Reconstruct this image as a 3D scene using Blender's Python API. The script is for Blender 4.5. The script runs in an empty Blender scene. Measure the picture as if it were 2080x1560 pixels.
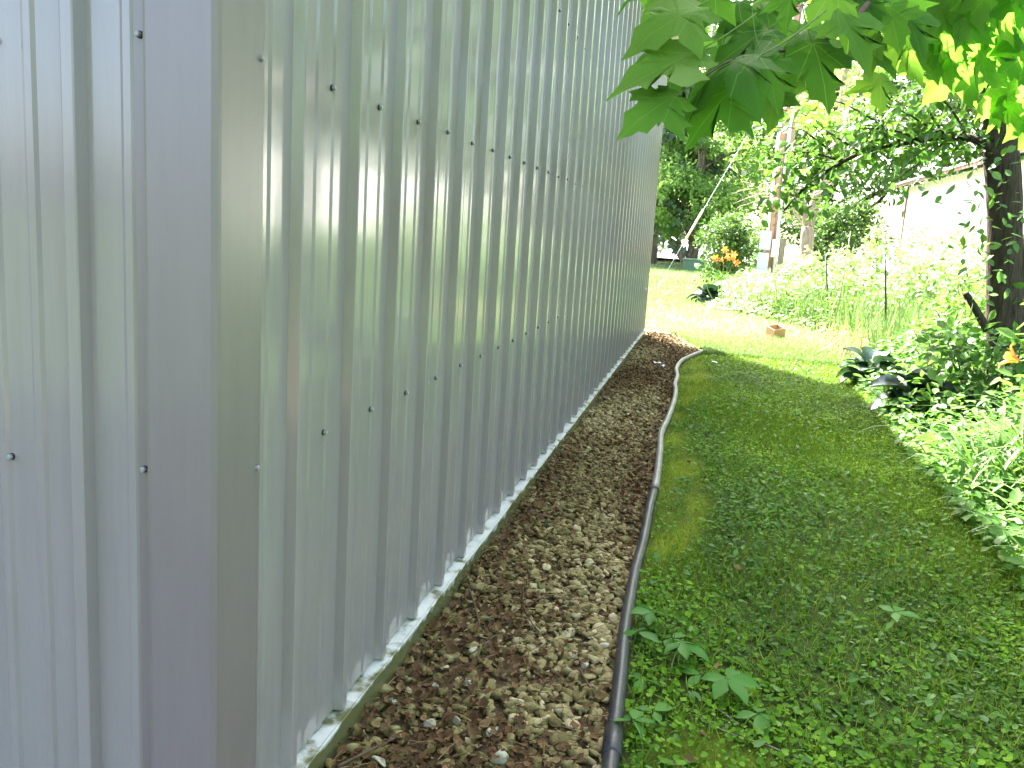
import bpy, math, random
import numpy as np
from mathutils import Matrix, Vector

SC = bpy.context.scene
COL = SC.collection
R = math.radians
rng = np.random.default_rng(11)
random.seed(5)

# ------------------------------------------------------------------ camera, sky, sun, exposure
cd = bpy.data.cameras.new('camera')
cd.sensor_width = 36.0
cd.lens = 36.0 * 1790.0 / 2080.0
cd.clip_start = 0.05
cd.clip_end = 2000.0
cam = bpy.data.objects.new('camera', cd)
COL.objects.link(cam)
cam.matrix_world = Matrix(((0.97284, -0.09887, 0.20932, 0.0),
                           (0.22309, 0.15859, -0.96181, 0.0),
                           (0.06190, 0.98238, 0.17634, 1.035),
                           (0, 0, 0, 1)))
SC.camera = cam

SUN_EL = 47.0
SUN_AZ = -35.8          # degrees from +Y towards +X
world = bpy.data.worlds.new('World')
SC.world = world
world.use_nodes = True
wn = world.node_tree
bg = wn.nodes['Background']
sky = wn.nodes.new('ShaderNodeTexSky')
sky.sky_type = 'NISHITA'
sky.sun_disc = False
sky.sun_elevation = R(SUN_EL)
sky.sun_rotation = R(SUN_AZ)
sky.air_density = 0.65
sky.dust_density = 4.0
sky.ozone_density = 0.0
wn.links.new(sky.outputs[0], bg.inputs[0])
bg.inputs[1].default_value = 0.135

sl = bpy.data.lights.new('sun', 'SUN')
sl.energy = 5.0
sl.angle = R(0.55)
sl.color = (1.0, 0.97, 0.91)
sun = bpy.data.objects.new('sun', sl)
COL.objects.link(sun)
sd = Vector((math.sin(R(SUN_AZ)) * math.cos(R(SUN_EL)), math.cos(R(SUN_AZ)) * math.cos(R(SUN_EL)), math.sin(R(SUN_EL))))
sun.rotation_euler = sd.to_track_quat('Z', 'Y').to_euler()
sun.location = (-20, 30, 40)

vs = SC.view_settings
vs.view_transform = 'Standard'
vs.look = 'None'
vs.exposure = 3.65
vs.gamma = 1.0
vs.use_curve_mapping = False
SC.cycles.use_denoising = True
SC.cycles.max_bounces = 8
SC.cycles.transparent_max_bounces = 8

# ------------------------------------------------------------------ material helpers
MATS = {}


def nodes(name):
    m = bpy.data.materials.new(name)
    m.use_nodes = True
    MATS[name] = m
    return m, m.node_tree, m.node_tree.nodes['Principled BSDF'], m.node_tree.nodes['Material Output']


def ramp(nt, stops, src):
    r = nt.nodes.new('ShaderNodeValToRGB')
    el = r.color_ramp.elements
    while len(el) < len(stops):
        el.new(0.5)
    for e, (p, c) in zip(el, stops):
        e.position = p
        e.color = (c[0], c[1], c[2], 1)
    nt.links.new(src, r.inputs[0])
    return r.outputs[0]


def noise(nt, scale, detail=4, rough=0.55, coord='Object', stretch=None):
    tc = nt.nodes.new('ShaderNodeTexCoord')
    n = nt.nodes.new('ShaderNodeTexNoise')
    n.inputs['Scale'].default_value = scale
    n.inputs['Detail'].default_value = detail
    n.inputs['Roughness'].default_value = rough
    src = tc.outputs[coord]
    if stretch:
        mp = nt.nodes.new('ShaderNodeMapping')
        mp.inputs['Scale'].default_value = stretch
        nt.links.new(src, mp.inputs[0])
        src = mp.outputs[0]
    nt.links.new(src, n.inputs['Vector'])
    return n.outputs['Fac']


def mixc(nt, fac, a, b, mode='MIX'):
    m = nt.nodes.new('ShaderNodeMix')
    m.data_type = 'RGBA'
    m.blend_type = mode
    for s, v in ((m.inputs[0], fac), (m.inputs[6], a), (m.inputs[7], b)):
        if hasattr(v, 'is_linked'):
            nt.links.new(v, s)
        elif isinstance(v, (int, float)):
            s.default_value = v
        else:
            s.default_value = (v[0], v[1], v[2], 1)
    return m.outputs[2]


def attr(nt, name):
    a = nt.nodes.new('ShaderNodeAttribute')
    a.attribute_name = name
    return a.outputs['Fac']


def bump(nt, bs, height, strength, dist=0.01):
    b = nt.nodes.new('ShaderNodeBump')
    b.inputs['Strength'].default_value = strength
    b.inputs['Distance'].default_value = dist
    nt.links.new(height, b.inputs['Height'])
    nt.links.new(b.outputs[0], bs.inputs['Normal'])


def plain(name, stops, scale=6, rough=0.6, spec=0.4, bstr=0.15, bscale=60, metal=0.0, stretch=None, bdist=0.004):
    m, nt, bs, out = nodes(name)
    f = noise(nt, scale, stretch=stretch)
    nt.links.new(ramp(nt, stops, f), bs.inputs['Base Color'])
    bs.inputs['Roughness'].default_value = rough
    bs.inputs['Specular IOR Level'].default_value = spec
    bs.inputs['Metallic'].default_value = metal
    if bstr:
        bump(nt, bs, noise(nt, bscale, stretch=stretch), bstr, bdist)
    return m


def leafmat(name, stops, trans=0.38, rough=0.42, spec=0.35, src='tint', tcol=1.25):
    """leaf surface: soft gloss over a diffuse skin, light passes through the blade"""
    m, nt, bs, out = nodes(name)
    if src == 'tint':
        f = attr(nt, 'tint')
    else:
        oi = nt.nodes.new('ShaderNodeObjectInfo')
        f = oi.outputs['Random']
    c = ramp(nt, stops, f)
    c = mixc(nt, 0.35, c, ramp(nt, [(0.3, (0.6, 0.6, 0.6)), (0.7, (1, 1, 1))], noise(nt, 40)), 'MULTIPLY')
    if src == 'random' and name == 'maple_leaf':
        tcn = nt.nodes.new('ShaderNodeTexCoord')
        sp = nt.nodes.new('ShaderNodeSeparateXYZ')
        nt.links.new(tcn.outputs['Object'], sp.inputs[0])

        def mth(op, a, b=None):
            q = nt.nodes.new('ShaderNodeMath')
            q.operation = op
            for k, v in enumerate((a, b)):
                if v is None:
                    continue
                if isinstance(v, (int, float)):
                    q.inputs[k].default_value = v
                else:
                    nt.links.new(v, q.inputs[k])
            return q.outputs[0]
        ang = mth('ARCTAN2', sp.outputs[0], sp.outputs[1])
        rad = mth('SQRT', mth('ADD', mth('MULTIPLY', sp.outputs[0], sp.outputs[0]), mth('MULTIPLY', sp.outputs[1], sp.outputs[1])))
        vein = mth('MULTIPLY', mth('ABSOLUTE', mth('SINE', mth('MULTIPLY', ang, 4.3))), rad)
        c = mixc(nt, ramp(nt, [(0.0, (0.55, 0.55, 0.55)), (0.05, (0, 0, 0))], vein), c, (0.16, 0.27, 0.06))
    nt.links.new(c, bs.inputs['Base Color'])
    bs.inputs['Roughness'].default_value = rough
    bs.inputs['Specular IOR Level'].default_value = spec
    tr = nt.nodes.new('ShaderNodeBsdfTranslucent')
    tc = mixc(nt, 1.0, c, (1.1 * tcol, 1.15 * tcol, 0.75 * tcol), 'MULTIPLY')
    nt.links.new(tc, tr.inputs[0])
    mx = nt.nodes.new('ShaderNodeMixShader')
    mx.inputs[0].default_value = trans
    nt.links.new(bs.outputs[0], mx.inputs[1])
    nt.links.new(tr.outputs[0], mx.inputs[2])
    nt.links.new(mx.outputs[0], out.inputs[0])
    return m


def painted(name, c1, c2, rough, stain=None):
    m, nt, bs, out = nodes(name)
    f = noise(nt, 1.3, 5, stretch=(6, 6, 0.5))
    c = ramp(nt, [(0.3, c1), (0.7, c2)], f)
    fine = ramp(nt, [(0.35, (0.93, 0.93, 0.92)), (0.6, (1, 1, 1))], noise(nt, 9, 6, 0.7, stretch=(4, 4, 0.35)))
    c = mixc(nt, 1.0, c, fine, 'MULTIPLY')
    if stain:
        tc = nt.nodes.new('ShaderNodeNewGeometry')
        sp = nt.nodes.new('ShaderNodeSeparateXYZ')
        nt.links.new(tc.outputs['Position'], sp.inputs[0])
        ad = nt.nodes.new('ShaderNodeMath')
        ad.operation = 'MULTIPLY_ADD'
        nt.links.new(noise(nt, 14, 5, stretch=(1, 1, 0.4)), ad.inputs[0])
        ad.inputs[1].default_value = -0.11
        nt.links.new(sp.outputs[2], ad.inputs[2])
        c = mixc(nt, ramp(nt, [(0.0, (1, 1, 1)), (stain[0], (0, 0, 0))], ad.outputs[0]), c, stain[1])
    nt.links.new(c, bs.inputs['Base Color'])
    bs.inputs['Roughness'].default_value = rough
    bs.inputs['Specular IOR Level'].default_value = 0.64
    bump(nt, bs, noise(nt, 3.0, 3, stretch=(3, 3, 0.6)), 0.06, 0.01)
    return m


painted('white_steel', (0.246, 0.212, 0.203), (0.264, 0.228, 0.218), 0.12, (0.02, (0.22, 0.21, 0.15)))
painted('trim_steel', (0.178, 0.142, 0.140), (0.19, 0.153, 0.15), 0.32)
painted('ledge_steel', (0.50, 0.49, 0.46), (0.60, 0.59, 0.56), 0.25, (0.014, (0.12, 0.115, 0.05)))
plain('rubber', [(0, (0.012, 0.012, 0.013)), (1, (0.02, 0.02, 0.02))], rough=0.6, bstr=0)
plain('screw_paint', [(0, (0.22, 0.22, 0.22)), (1, (0.28, 0.28, 0.28))], rough=0.3, bstr=0)
plain('roof_steel', [(0.3, (0.42, 0.42, 0.41)), (0.7, (0.5, 0.5, 0.49))], rough=0.35, bstr=0)
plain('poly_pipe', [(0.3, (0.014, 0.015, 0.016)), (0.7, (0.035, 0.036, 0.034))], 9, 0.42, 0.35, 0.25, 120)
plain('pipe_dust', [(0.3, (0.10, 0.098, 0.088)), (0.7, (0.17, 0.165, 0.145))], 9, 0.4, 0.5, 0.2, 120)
plain('bark', [(0.25, (0.022, 0.016, 0.011)), (0.75, (0.085, 0.062, 0.045))], 18, 0.85, 0.15, 0.9, 30, stretch=(3, 3, 0.5), bdist=0.02)
plain('grey_bark', [(0.25, (0.14, 0.11, 0.085)), (0.75, (0.34, 0.28, 0.22))], 9, 0.85, 0.15, 0.8, 20, stretch=(3, 3, 0.5), bdist=0.03)
plain('twig_bark', [(0.3, (0.06, 0.035, 0.025)), (0.7, (0.13, 0.08, 0.055))], 30, 0.7, 0.2, 0.3)
plain('green_stalk', [(0.3, (0.10, 0.16, 0.04)), (0.7, (0.17, 0.22, 0.07))], 30, 0.5, 0.3, 0)
plain('dead_twig', [(0.3, (0.26, 0.20, 0.15)), (0.7, (0.40, 0.33, 0.27))], 20, 0.8, 0.2, 0.3)
plain('pole_wood', [(0.3, (0.23, 0.13, 0.085)), (0.7, (0.40, 0.25, 0.17))], 5, 0.8, 0.2, 0.5, 40, stretch=(6, 6, 0.4))
plain('post_wood', [(0.3, (0.20, 0.175, 0.13)), (0.7, (0.30, 0.27, 0.21))], 5, 0.85, 0.15, 0.5, 40, stretch=(6, 6, 0.4))
plain('meter_grey', [(0.3, (0.42, 0.45, 0.48)), (0.7, (0.5, 0.53, 0.56))], 4, 0.4, 0.5, 0)
plain('conduit_white', [(0.3, (0.66, 0.66, 0.68)), (0.7, (0.74, 0.74, 0.75))], 4, 0.35, 0.5, 0)
plain('cabinet_green', [(0.3, (0.055, 0.11, 0.07)), (0.7, (0.075, 0.14, 0.09))], 3, 0.5, 0.4, 0)
plain('label_white', [(0.3, (0.7, 0.66, 0.64)), (0.7, (0.78, 0.74, 0.72))], 3, 0.5, 0.4, 0)
plain('guard_plastic', [(0.3, (0.55, 0.30, 0.24)), (0.7, (0.72, 0.50, 0.42))], 3, 0.5, 0.4, 0, stretch=(1, 1, 0.4))
plain('galvanised', [(0.3, (0.30, 0.31, 0.32)), (0.7, (0.42, 0.43, 0.44))], 8, 0.4, 0.5, 0, metal=0.6)
plain('clay', [(0.3, (0.27, 0.16, 0.09)), (0.7, (0.38, 0.25, 0.15))], 12, 0.8, 0.2, 0.4, 80)
plain('black_stake', [(0.3, (0.012, 0.014, 0.012)), (0.7, (0.03, 0.032, 0.028))], 12, 0.6, 0.3, 0.2)
plain('shed_white', [(0.3, (0.72, 0.71, 0.66)), (0.7, (0.79, 0.78, 0.74))], 2, 0.5, 0.4, 0.05, stretch=(4, 4, 0.4))
plain('shed_roof', [(0.3, (0.55, 0.47, 0.43)), (0.7, (0.64, 0.57, 0.53))], 3, 0.5, 0.4, 0)
plain('brown_trim', [(0.3, (0.13, 0.075, 0.05)), (0.7, (0.19, 0.12, 0.085))], 3, 0.6, 0.3, 0.1)
plain('paper_scrap', [(0.3, (0.7, 0.7, 0.7)), (0.7, (0.78, 0.78, 0.77))], 3, 0.7, 0.2, 0)
plain('pavement', [(0.3, (0.42, 0.40, 0.37)), (0.7, (0.50, 0.48, 0.44))], 1.2, 0.85, 0.2, 0.2)


def stone_mat(name, stops):
    m, nt, bs, out = nodes(name)
    c = ramp(nt, stops, attr(nt, 'tint'))
    c = mixc(nt, 0.8, c, ramp(nt, [(0.3, (0.55, 0.53, 0.48)), (0.65, (1, 1, 1))], noise(nt, 55, 5, 0.7)), 'MULTIPLY')
    nt.links.new(c, bs.inputs['Base Color'])
    bs.inputs['Roughness'].default_value = 0.85
    bs.inputs['Specular IOR Level'].default_value = 0.2
    bump(nt, bs, noise(nt, 160, 4), 0.5, 0.003)
    return m


stone_mat('gravel_stone', [(0.0, (0.13, 0.10, 0.035)), (0.35, (0.23, 0.18, 0.07)), (0.75, (0.34, 0.275, 0.13)), (1.0, (0.52, 0.43, 0.25))])
stone_mat('litter_brown', [(0.0, (0.055, 0.026, 0.010)), (0.5, (0.135, 0.068, 0.028)), (0.85, (0.22, 0.13, 0.055)), (1.0, (0.36, 0.25, 0.12))])
plain('pale_stone', [(0.3, (0.33, 0.29, 0.20)), (0.7, (0.46, 0.42, 0.31))], 40, 0.85, 0.2, 0.5, 150, bdist=0.003)

leafmat('maple_leaf', [(0.0, (0.045, 0.12, 0.015)), (0.5, (0.072, 0.175, 0.022)), (1.0, (0.115, 0.215, 0.03))], 0.52, 0.6, 0.08, 'random', 2.0)
leafmat('elm_leaf', [(0.0, (0.045, 0.11, 0.02)), (0.5, (0.075, 0.17, 0.03)), (1.0, (0.12, 0.22, 0.04))], 0.36, 0.45, 0.4)
leafmat('creeper_leaf', [(0.0, (0.055, 0.16, 0.025)), (1.0, (0.085, 0.22, 0.03))], 0.35, 0.5, 0.15, 'random')
leafmat('cover_leaf', [(0.0, (0.036, 0.10, 0.006)), (0.5, (0.10, 0.23, 0.010)), (0.85, (0.17, 0.32, 0.014)), (1.0, (0.24, 0.37, 0.03))], 0.34, 0.55, 0.10)
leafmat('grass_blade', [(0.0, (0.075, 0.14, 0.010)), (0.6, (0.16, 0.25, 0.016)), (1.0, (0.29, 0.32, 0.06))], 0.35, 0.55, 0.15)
leafmat('sunlit_blade', [(0.0, (0.075, 0.14, 0.035)), (0.6, (0.165, 0.25, 0.085)), (1.0, (0.32, 0.38, 0.20))], 0.15, 0.5, 0.3)  # grass green washed out to imitate overexposed sunlight
leafmat('moss_blade', [(0.0, (0.10, 0.14, 0.006)), (0.6, (0.19, 0.245, 0.010)), (1.0, (0.28, 0.33, 0.02))], 0.25, 0.7, 0.15)
leafmat('bed_leaf', [(0.0, (0.045, 0.12, 0.022)), (0.5, (0.085, 0.19, 0.035)), (1.0, (0.15, 0.26, 0.055))], 0.36, 0.5, 0.2)
leafmat('sunlit_leaf', [(0.0, (0.09, 0.19, 0.04)), (0.5, (0.175, 0.29, 0.085)), (1.0, (0.34, 0.42, 0.20))], 0.25, 0.45, 0.4)  # burnt-out sunlight put into the leaf colour as a paler green
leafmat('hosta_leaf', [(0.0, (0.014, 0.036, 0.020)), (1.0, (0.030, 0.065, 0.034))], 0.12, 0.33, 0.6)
leafmat('lily_leaf', [(0.0, (0.06, 0.14, 0.025)), (1.0, (0.13, 0.24, 0.05))], 0.32, 0.4, 0.45)
leafmat('lily_petal', [(0.0, (0.55, 0.16, 0.03)), (1.0, (0.68, 0.26, 0.06))], 0.35, 0.5, 0.3, 'tint', 0.8)
leafmat('tree_leaf', [(0.0, (0.13, 0.22, 0.07)), (0.5, (0.20, 0.31, 0.10)), (1.0, (0.28, 0.39, 0.13))], 0.58, 0.55, 0.25, 'tint', 1.8)
leafmat('bush_leaf', [(0.0, (0.045, 0.095, 0.025)), (0.5, (0.08, 0.155, 0.035)), (1.0, (0.14, 0.23, 0.05))], 0.26, 0.55, 0.2)
leafmat('blue_needle', [(0.0, (0.09, 0.14, 0.085)), (1.0, (0.17, 0.24, 0.14))], 0.35, 0.55, 0.3)
leafmat('dry_blade', [(0.0, (0.26, 0.21, 0.12)), (1.0, (0.45, 0.38, 0.25))], 0.2, 0.7, 0.2)


# ------------------------------------------------------------------ geometry helpers
def link(o, parent=None):
    COL.objects.link(o)
    if parent is not None:
        o.parent = parent
        o.matrix_parent_inverse = Matrix.Translation(-Vector(parent.location))
    return o


def tag(o, label, cat=None, group=None, kind=None):
    if label:
        o['label'] = label
    if cat:
        o['category'] = cat
    if group:
        o['group'] = group
    if kind:
        o['kind'] = kind
    return o


def thing(name, loc, label, cat, group=None):
    o = bpy.data.objects.new(name, None)
    o.empty_display_size = 0.1
    o.location = loc
    COL.objects.link(o)
    return tag(o, label, cat, group)


def mesh(name, V, F, mats, smooth=False, tint=None, fmat=None):
    """V (n,3); F (m,k) array, or list of index lists"""
    me = bpy.data.meshes.new(name)
    V = np.asarray(V, dtype=np.float32)
    if isinstance(F, np.ndarray):
        m, k = F.shape
        me.vertices.add(len(V))
        me.vertices.foreach_set('co', V.ravel())
        me.loops.add(m * k)
        me.loops.foreach_set('vertex_index', F.astype(np.int32).ravel())
        me.polygons.add(m)
        me.polygons.foreach_set('loop_start', np.arange(0, m * k, k, dtype=np.int32))
        me.update(calc_edges=True)
    else:
        me.from_pydata([tuple(v) for v in V], [], [tuple(f) for f in F])
    if tint is not None:
        a = me.attributes.new('tint', 'FLOAT', 'POINT')
        a.data.foreach_set('value', np.asarray(tint, dtype=np.float32))
    for mt in ([mats] if isinstance(mats, str) else mats):
        me.materials.append(MATS[mt])
    if fmat is not None:
        me.polygons.foreach_set('material_index', np.asarray(fmat, dtype=np.int32))
    if smooth:
        me.polygons.foreach_set('use_smooth', np.ones(len(me.polygons), dtype=bool))
    me.validate()
    return me


def obj(name, V, F, mats, parent=None, smooth=False, tint=None, fmat=None):
    return link(bpy.data.objects.new(name, mesh(name, V, F, mats, smooth, tint, fmat)), parent)


class MB:
    """collects shapes of ONE part"""

    def __init__(self):
        self.V, self.F, self.m = [], [], []

    def add(self, V, F, mi=0):
        o = len(self.V)
        self.V += [tuple(v) for v in V]
        self.F += [tuple(int(i) + o for i in f) for f in F]
        self.m += [mi] * len(F)
        return self

    def box(self, a, b, mi=0, rot=0.0, piv=None, bev=0.0):
        (x0, y0, z0), (x1, y1, z1) = a, b
        if bev:
            pts = []
            for z, s in ((z0, bev), (z0 + bev, 0), (z1 - bev, 0), (z1, bev)):
                pts.append([(x0 + s + bev * 0, y0 + s, z), (x1 - s, y0 + s, z), (x1 - s, y1 - s, z), (x0 + s, y1 - s, z)])
            V = [p for ring in pts for p in ring]
            F = [(3, 2, 1, 0), (12, 13, 14, 15)]
            for r in range(3):
                for k in range(4):
                    F.append((r * 4 + k, r * 4 + (k + 1) % 4, r * 4 + 4 + (k + 1) % 4, r * 4 + 4 + k))
        else:
            V = [(x0, y0, z0), (x1, y0, z0), (x1, y1, z0), (x0, y1, z0), (x0, y0, z1), (x1, y0, z1), (x1, y1, z1), (x0, y1, z1)]
            F = [(3, 2, 1, 0), (4, 5, 6, 7), (0, 1, 5, 4), (1, 2, 6, 5), (2, 3, 7, 6), (3, 0, 4, 7)]
        if rot:
            cx, cy = piv or ((x0 + x1) / 2, (y0 + y1) / 2)
            c, s = math.cos(rot), math.sin(rot)
            V = [(cx + (x - cx) * c - (y - cy) * s, cy + (x - cx) * s + (y - cy) * c, z) for x, y, z in V]
        return self.add(V, F, mi)

    def tube(self, pts, rad, sides=8, mi=0):
        V, F = tube(pts, rad, sides)
        return self.add(V, F, mi)

    def build(self, name, mats, parent=None, smooth=False):
        return obj(name, self.V, self.F, mats, parent, smooth, fmat=self.m)


def tube(pts, rad, sides=8, cap=True):
    P = np.asarray(pts, float)
    n = len(P)
    rad = np.full(n, rad) if np.isscalar(rad) else np.asarray(rad, float)
    T = np.gradient(P, axis=0)
    T /= np.linalg.norm(T, axis=1)[:, None] + 1e-9
    up = np.array([0, 0, 1.0]) if abs(T[0][2]) < 0.9 else np.array([1.0, 0, 0])
    u = np.cross(T[0], up)
    u /= np.linalg.norm(u)
    V, F = [], []
    a = np.linspace(0, 2 * np.pi, sides, endpoint=False)
    for i in range(n):
        u = u - T[i] * (u @ T[i])
        u /= np.linalg.norm(u)
        w = np.cross(T[i], u)
        for t in a:
            V.append(P[i] + rad[i] * (np.cos(t) * u + np.sin(t) * w))
    for i in range(n - 1):
        for k in range(sides):
            F.append((i * sides + k, i * sides + (k + 1) % sides, (i + 1) * sides + (k + 1) % sides, (i + 1) * sides + k))
    if cap:
        F.append(tuple(range(sides - 1, -1, -1)))
        F.append(tuple((n - 1) * sides + k for k in range(sides)))
    return V, F


def smooth_path(pts, n=8):
    P = np.asarray(pts, float)
    Q = np.vstack([2 * P[0] - P[1], P, 2 * P[-1] - P[-2]])
    out = []
    for i in range(1, len(Q) - 2):
        for t in np.linspace(0, 1, n, endpoint=False):
            a, b, c, d = Q[i - 1], Q[i], Q[i + 1], Q[i + 2]
            out.append(0.5 * (2 * b + (c - a) * t + (2 * a - 5 * b + 4 * c - d) * t * t + (3 * b - a - 3 * c + d) * t ** 3))
    out.append(P[-1])
    return np.array(out)


def norm(v):
    return v / (np.linalg.norm(v, axis=-1, keepdims=True) + 1e-9)


# leaf outlines: x across, y along, z up
T_OVAL = (np.array([(0, 0, 0), (.24, .28, .05), (.27, .58, .05), (.12, .85, .01), (0, 1, -.06), (-.12, .85, .01), (-.27, .58, .05), (-.24, .28, .05), (0, .5, -.02)]),
          np.array([(8, 0, 1), (8, 1, 2), (8, 2, 3), (8, 3, 4), (8, 4, 5), (8, 5, 6), (8, 6, 7), (8, 7, 0)]))
T_FOLD = (np.array([(0, 0, 0), (.30, .45, .09), (0, 1, -.05), (-.30, .45, .09)]), np.array([(0, 1, 2), (0, 2, 3)]))
T_BLADE = (np.array([(-.035, 0, 0), (.035, 0, 0), (-.03, .5, .06), (.03, .5, .06), (0, 1, -.03)]), np.array([(0, 1, 3), (0, 3, 2), (2, 3, 4)]))
T_ROUND = (np.array([(0, .02, -.05), (.30, -.08, .03), (.50, .18, .0), (.46, .48, .03), (.24, .70, .0), (0, .78, .02), (-.24, .70, 0), (-.46, .48, .03), (-.50, .18, 0), (-.30, -.08, .03), (0, .28, -.04)]),
           np.array([(10, i, i + 1) for i in range(9)] + [(10, 9, 0)]))
T_STAR = None


def cloud(base, d, n, size, tmpl, wid=1.0):
    """leaves with base point, direction d, rough normal n, size -> V, F"""
    d = norm(d)
    s = norm(np.cross(d, n))
    n = np.cross(s, d)
    L, F = tmpl
    size = np.asarray(size, float).reshape(-1, 1, 1)
    V = base[:, None, :] + size * (wid * L[None, :, 0:1] * s[:, None, :] + L[None, :, 1:2] * d[:, None, :] + L[None, :, 2:3] * n[:, None, :])
    N, k = len(base), len(L)
    FF = (F[None] + (np.arange(N) * k)[:, None, None]).reshape(-1, F.shape[1])
    return V.reshape(-1, 3), FF, k


def leaf_obj(name, base, d, n, size, tmpl, mat, parent=None, tint=None, wid=1.0, smooth=False):
    V, F, k = cloud(base, d, n, size, tmpl, wid)
    N = len(base)
    t = rng.random(N) if tint is None else tint
    return obj(name, V, F, mat, parent, smooth, tint=np.repeat(np.clip(t, 0, 1), k))


def rnd(N, s=1.0):
    return rng.normal(0, s, (N, 3))


def vnoise(x, y, seed=0):
    """cheap smooth value noise in about -1..1"""
    r = np.random.default_rng(seed)
    out = 0
    for i in range(6):
        a, b, p = r.uniform(-1, 1, 3)
        k = math.hypot(a, b) + 1e-6
        out = out + np.sin((a * x + b * y) / k * r.uniform(0.6, 1.6) + p * 6.28)
    return out / 3.0


# ------------------------------------------------------------------ the lie of the land
HOSE = [(-0.07, 1.10), (-0.088, 1.35), (-0.098, 1.556), (-0.105, 1.695), (-0.113, 1.859), (-0.127, 2.108), (-0.134, 2.323), (-0.139, 2.564), (-0.138, 2.858),
        (-0.143, 3.232), (-0.143, 3.585), (-0.162, 4.138), (-0.178, 4.489), (-0.166, 4.892), (-0.156, 5.417), (-0.162, 5.828),
        (-0.180, 6.123), (-0.180, 6.532), (-0.202, 6.902), (-0.182, 7.376), (-0.112, 7.746), (-0.003, 8.103)]
HX = np.array([h[0] for h in HOSE])
HY = np.array([h[1] for h in HOSE])
EDGE = np.array([(0.5, 1.0), (3.2, 1.03), (5.2, 1.10), (7.4, 1.14), (9.0, 1.5), (11.0, 1.35), (12.3, 0.7), (13.4, 0.02), (16, -0.05), (20, 0.15), (26, 0.3), (40, 0.5)])


def bed_edge(y):
    return np.interp(y, EDGE[:, 0], EDGE[:, 1])


def strip_edge(y):
    return np.where(y < 8.1, np.interp(y, HY, HX), 0.0 - (y - 8.1) * 0.25)


def gmask(x, y):
    """1 on the gravel strip beside the wall"""
    e = strip_edge(y)
    g = np.clip((e + 0.03 - x) / 0.05, 0, 1) * np.clip((9.45 - y - 0.25 * (x + 0.6)) / 0.12, 0, 1) * np.clip((x + 0.9) / 0.05, 0, 1)
    return g


def mossmask(x, y):
    e = strip_edge(y)
    w = 0.23 + 0.11 * vnoise(y * 2.2, x * 0.5, 3)
    a = np.clip((w - (x - e)) / 0.10, 0, 1) * (x > e - 0.02) * (y < 8.2) * np.clip((y - 2.35 + 0.25 * vnoise(x * 7, y * 3, 8)) / 0.25, 0, 1)
    b = 0.55 * np.exp(-((((x - 0.10) / 0.13) ** 2 + ((y - 1.62) / 0.15) ** 2) ** 2))
    c = 0.35 * np.clip(vnoise(x * 3.1, y * 2.0, 5) - 0.7, 0, 1) * (y < 8)
    brk = np.clip(0.75 + 0.9 * vnoise(x * 17, y * 9, 9), 0.45, 1)
    return np.clip(a * brk + b + c, 0, 1) * (1 - gmask(x, y))


def gz(x, y):
    z = 0.012 * vnoise(x * 2.3, y * 2.1, 1) + 0.006 * vnoise(x * 9, y * 9, 2)
    z = z + 0.010 * (1 - gmask(x, y))
    z = z + 0.16 * np.clip((x - bed_edge(y) - 0.05) / 1.6, 0, 1) * (y < 14)
    far = np.clip((y - 12) / 20, 0, 1)
    z = z + far * 0.05 * vnoise(x * 0.5, y * 0.4, 4)
    return np.where(y > 52, -0.35 * np.clip((y - 52) / 6, 0, 1), z)


gx = np.unique(np.concatenate([np.linspace(-400, -30, 14), np.linspace(-30, -4, 20), np.linspace(-4, -0.7, 20), np.linspace(-0.7, 2.2, 150), np.linspace(2.2, 8, 40), np.linspace(8, 40, 24), np.linspace(40, 400, 14)]))
gy = np.unique(np.concatenate([np.linspace(-400, -20, 12), np.linspace(-20, 0.6, 20), np.linspace(0.6, 10, 300), np.linspace(10, 30, 110), np.linspace(30, 60, 50), np.linspace(60, 900, 20)]))
GX, GY = np.meshgrid(gx, gy)
GZ = gz(GX, GY)
nx, ny = len(gx), len(gy)
idx = (np.arange(ny - 1)[:, None] * nx + np.arange(nx - 1)[None]).ravel()
GF = np.stack([idx, idx + 1, idx + 1 + nx, idx + nx], 1)
m, nt, bs, out = nodes('ground_soil')
g1 = ramp(nt, [(0.25, (0.06, 0.036, 0.02)), (0.5, (0.12, 0.078, 0.042)), (0.8, (0.18, 0.14, 0.075))], noise(nt, 38, 6, 0.7))
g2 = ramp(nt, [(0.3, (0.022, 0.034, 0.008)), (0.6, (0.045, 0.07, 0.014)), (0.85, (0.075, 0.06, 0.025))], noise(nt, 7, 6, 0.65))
gt = ramp(nt, [(0.3, (0.07, 0.10, 0.03)), (0.6, (0.13, 0.17, 0.07)), (0.85, (0.19, 0.18, 0.11))], noise(nt, 5, 6, 0.65))  # sunlight put into the soil colour: paler beyond the building shade
g3 = ramp(nt, [(0.3, (0.06, 0.085, 0.008)), (0.5, (0.14, 0.185, 0.012)), (0.8, (0.09, 0.095, 0.025))], noise(nt, 13, 6, 0.7))
c = mixc(nt, attr(nt, 'sunlit_soil'), g2, gt)
c = mixc(nt, attr(nt, 'moss'), c, g3)
c = mixc(nt, attr(nt, 'gravel'), c, g1)
nt.links.new(c, bs.inputs['Base Color'])
bs.inputs['Roughness'].default_value = 0.95
bs.inputs['Specular IOR Level'].default_value = 0.1
bump(nt, bs, noise(nt, 90, 6, 0.7), 0.8, 0.012)
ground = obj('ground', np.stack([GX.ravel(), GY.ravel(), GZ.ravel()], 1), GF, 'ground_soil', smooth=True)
for nm, f in (('gravel', gmask), ('moss', mossmask), ('sunlit_soil', lambda x, y: np.clip((y - 7.5) / 1.5, 0, 1))):
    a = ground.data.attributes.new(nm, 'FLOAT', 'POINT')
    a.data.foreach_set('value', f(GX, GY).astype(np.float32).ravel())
tag(ground, 'mossy soil and lawn running beside the white building', kind='structure')

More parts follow.
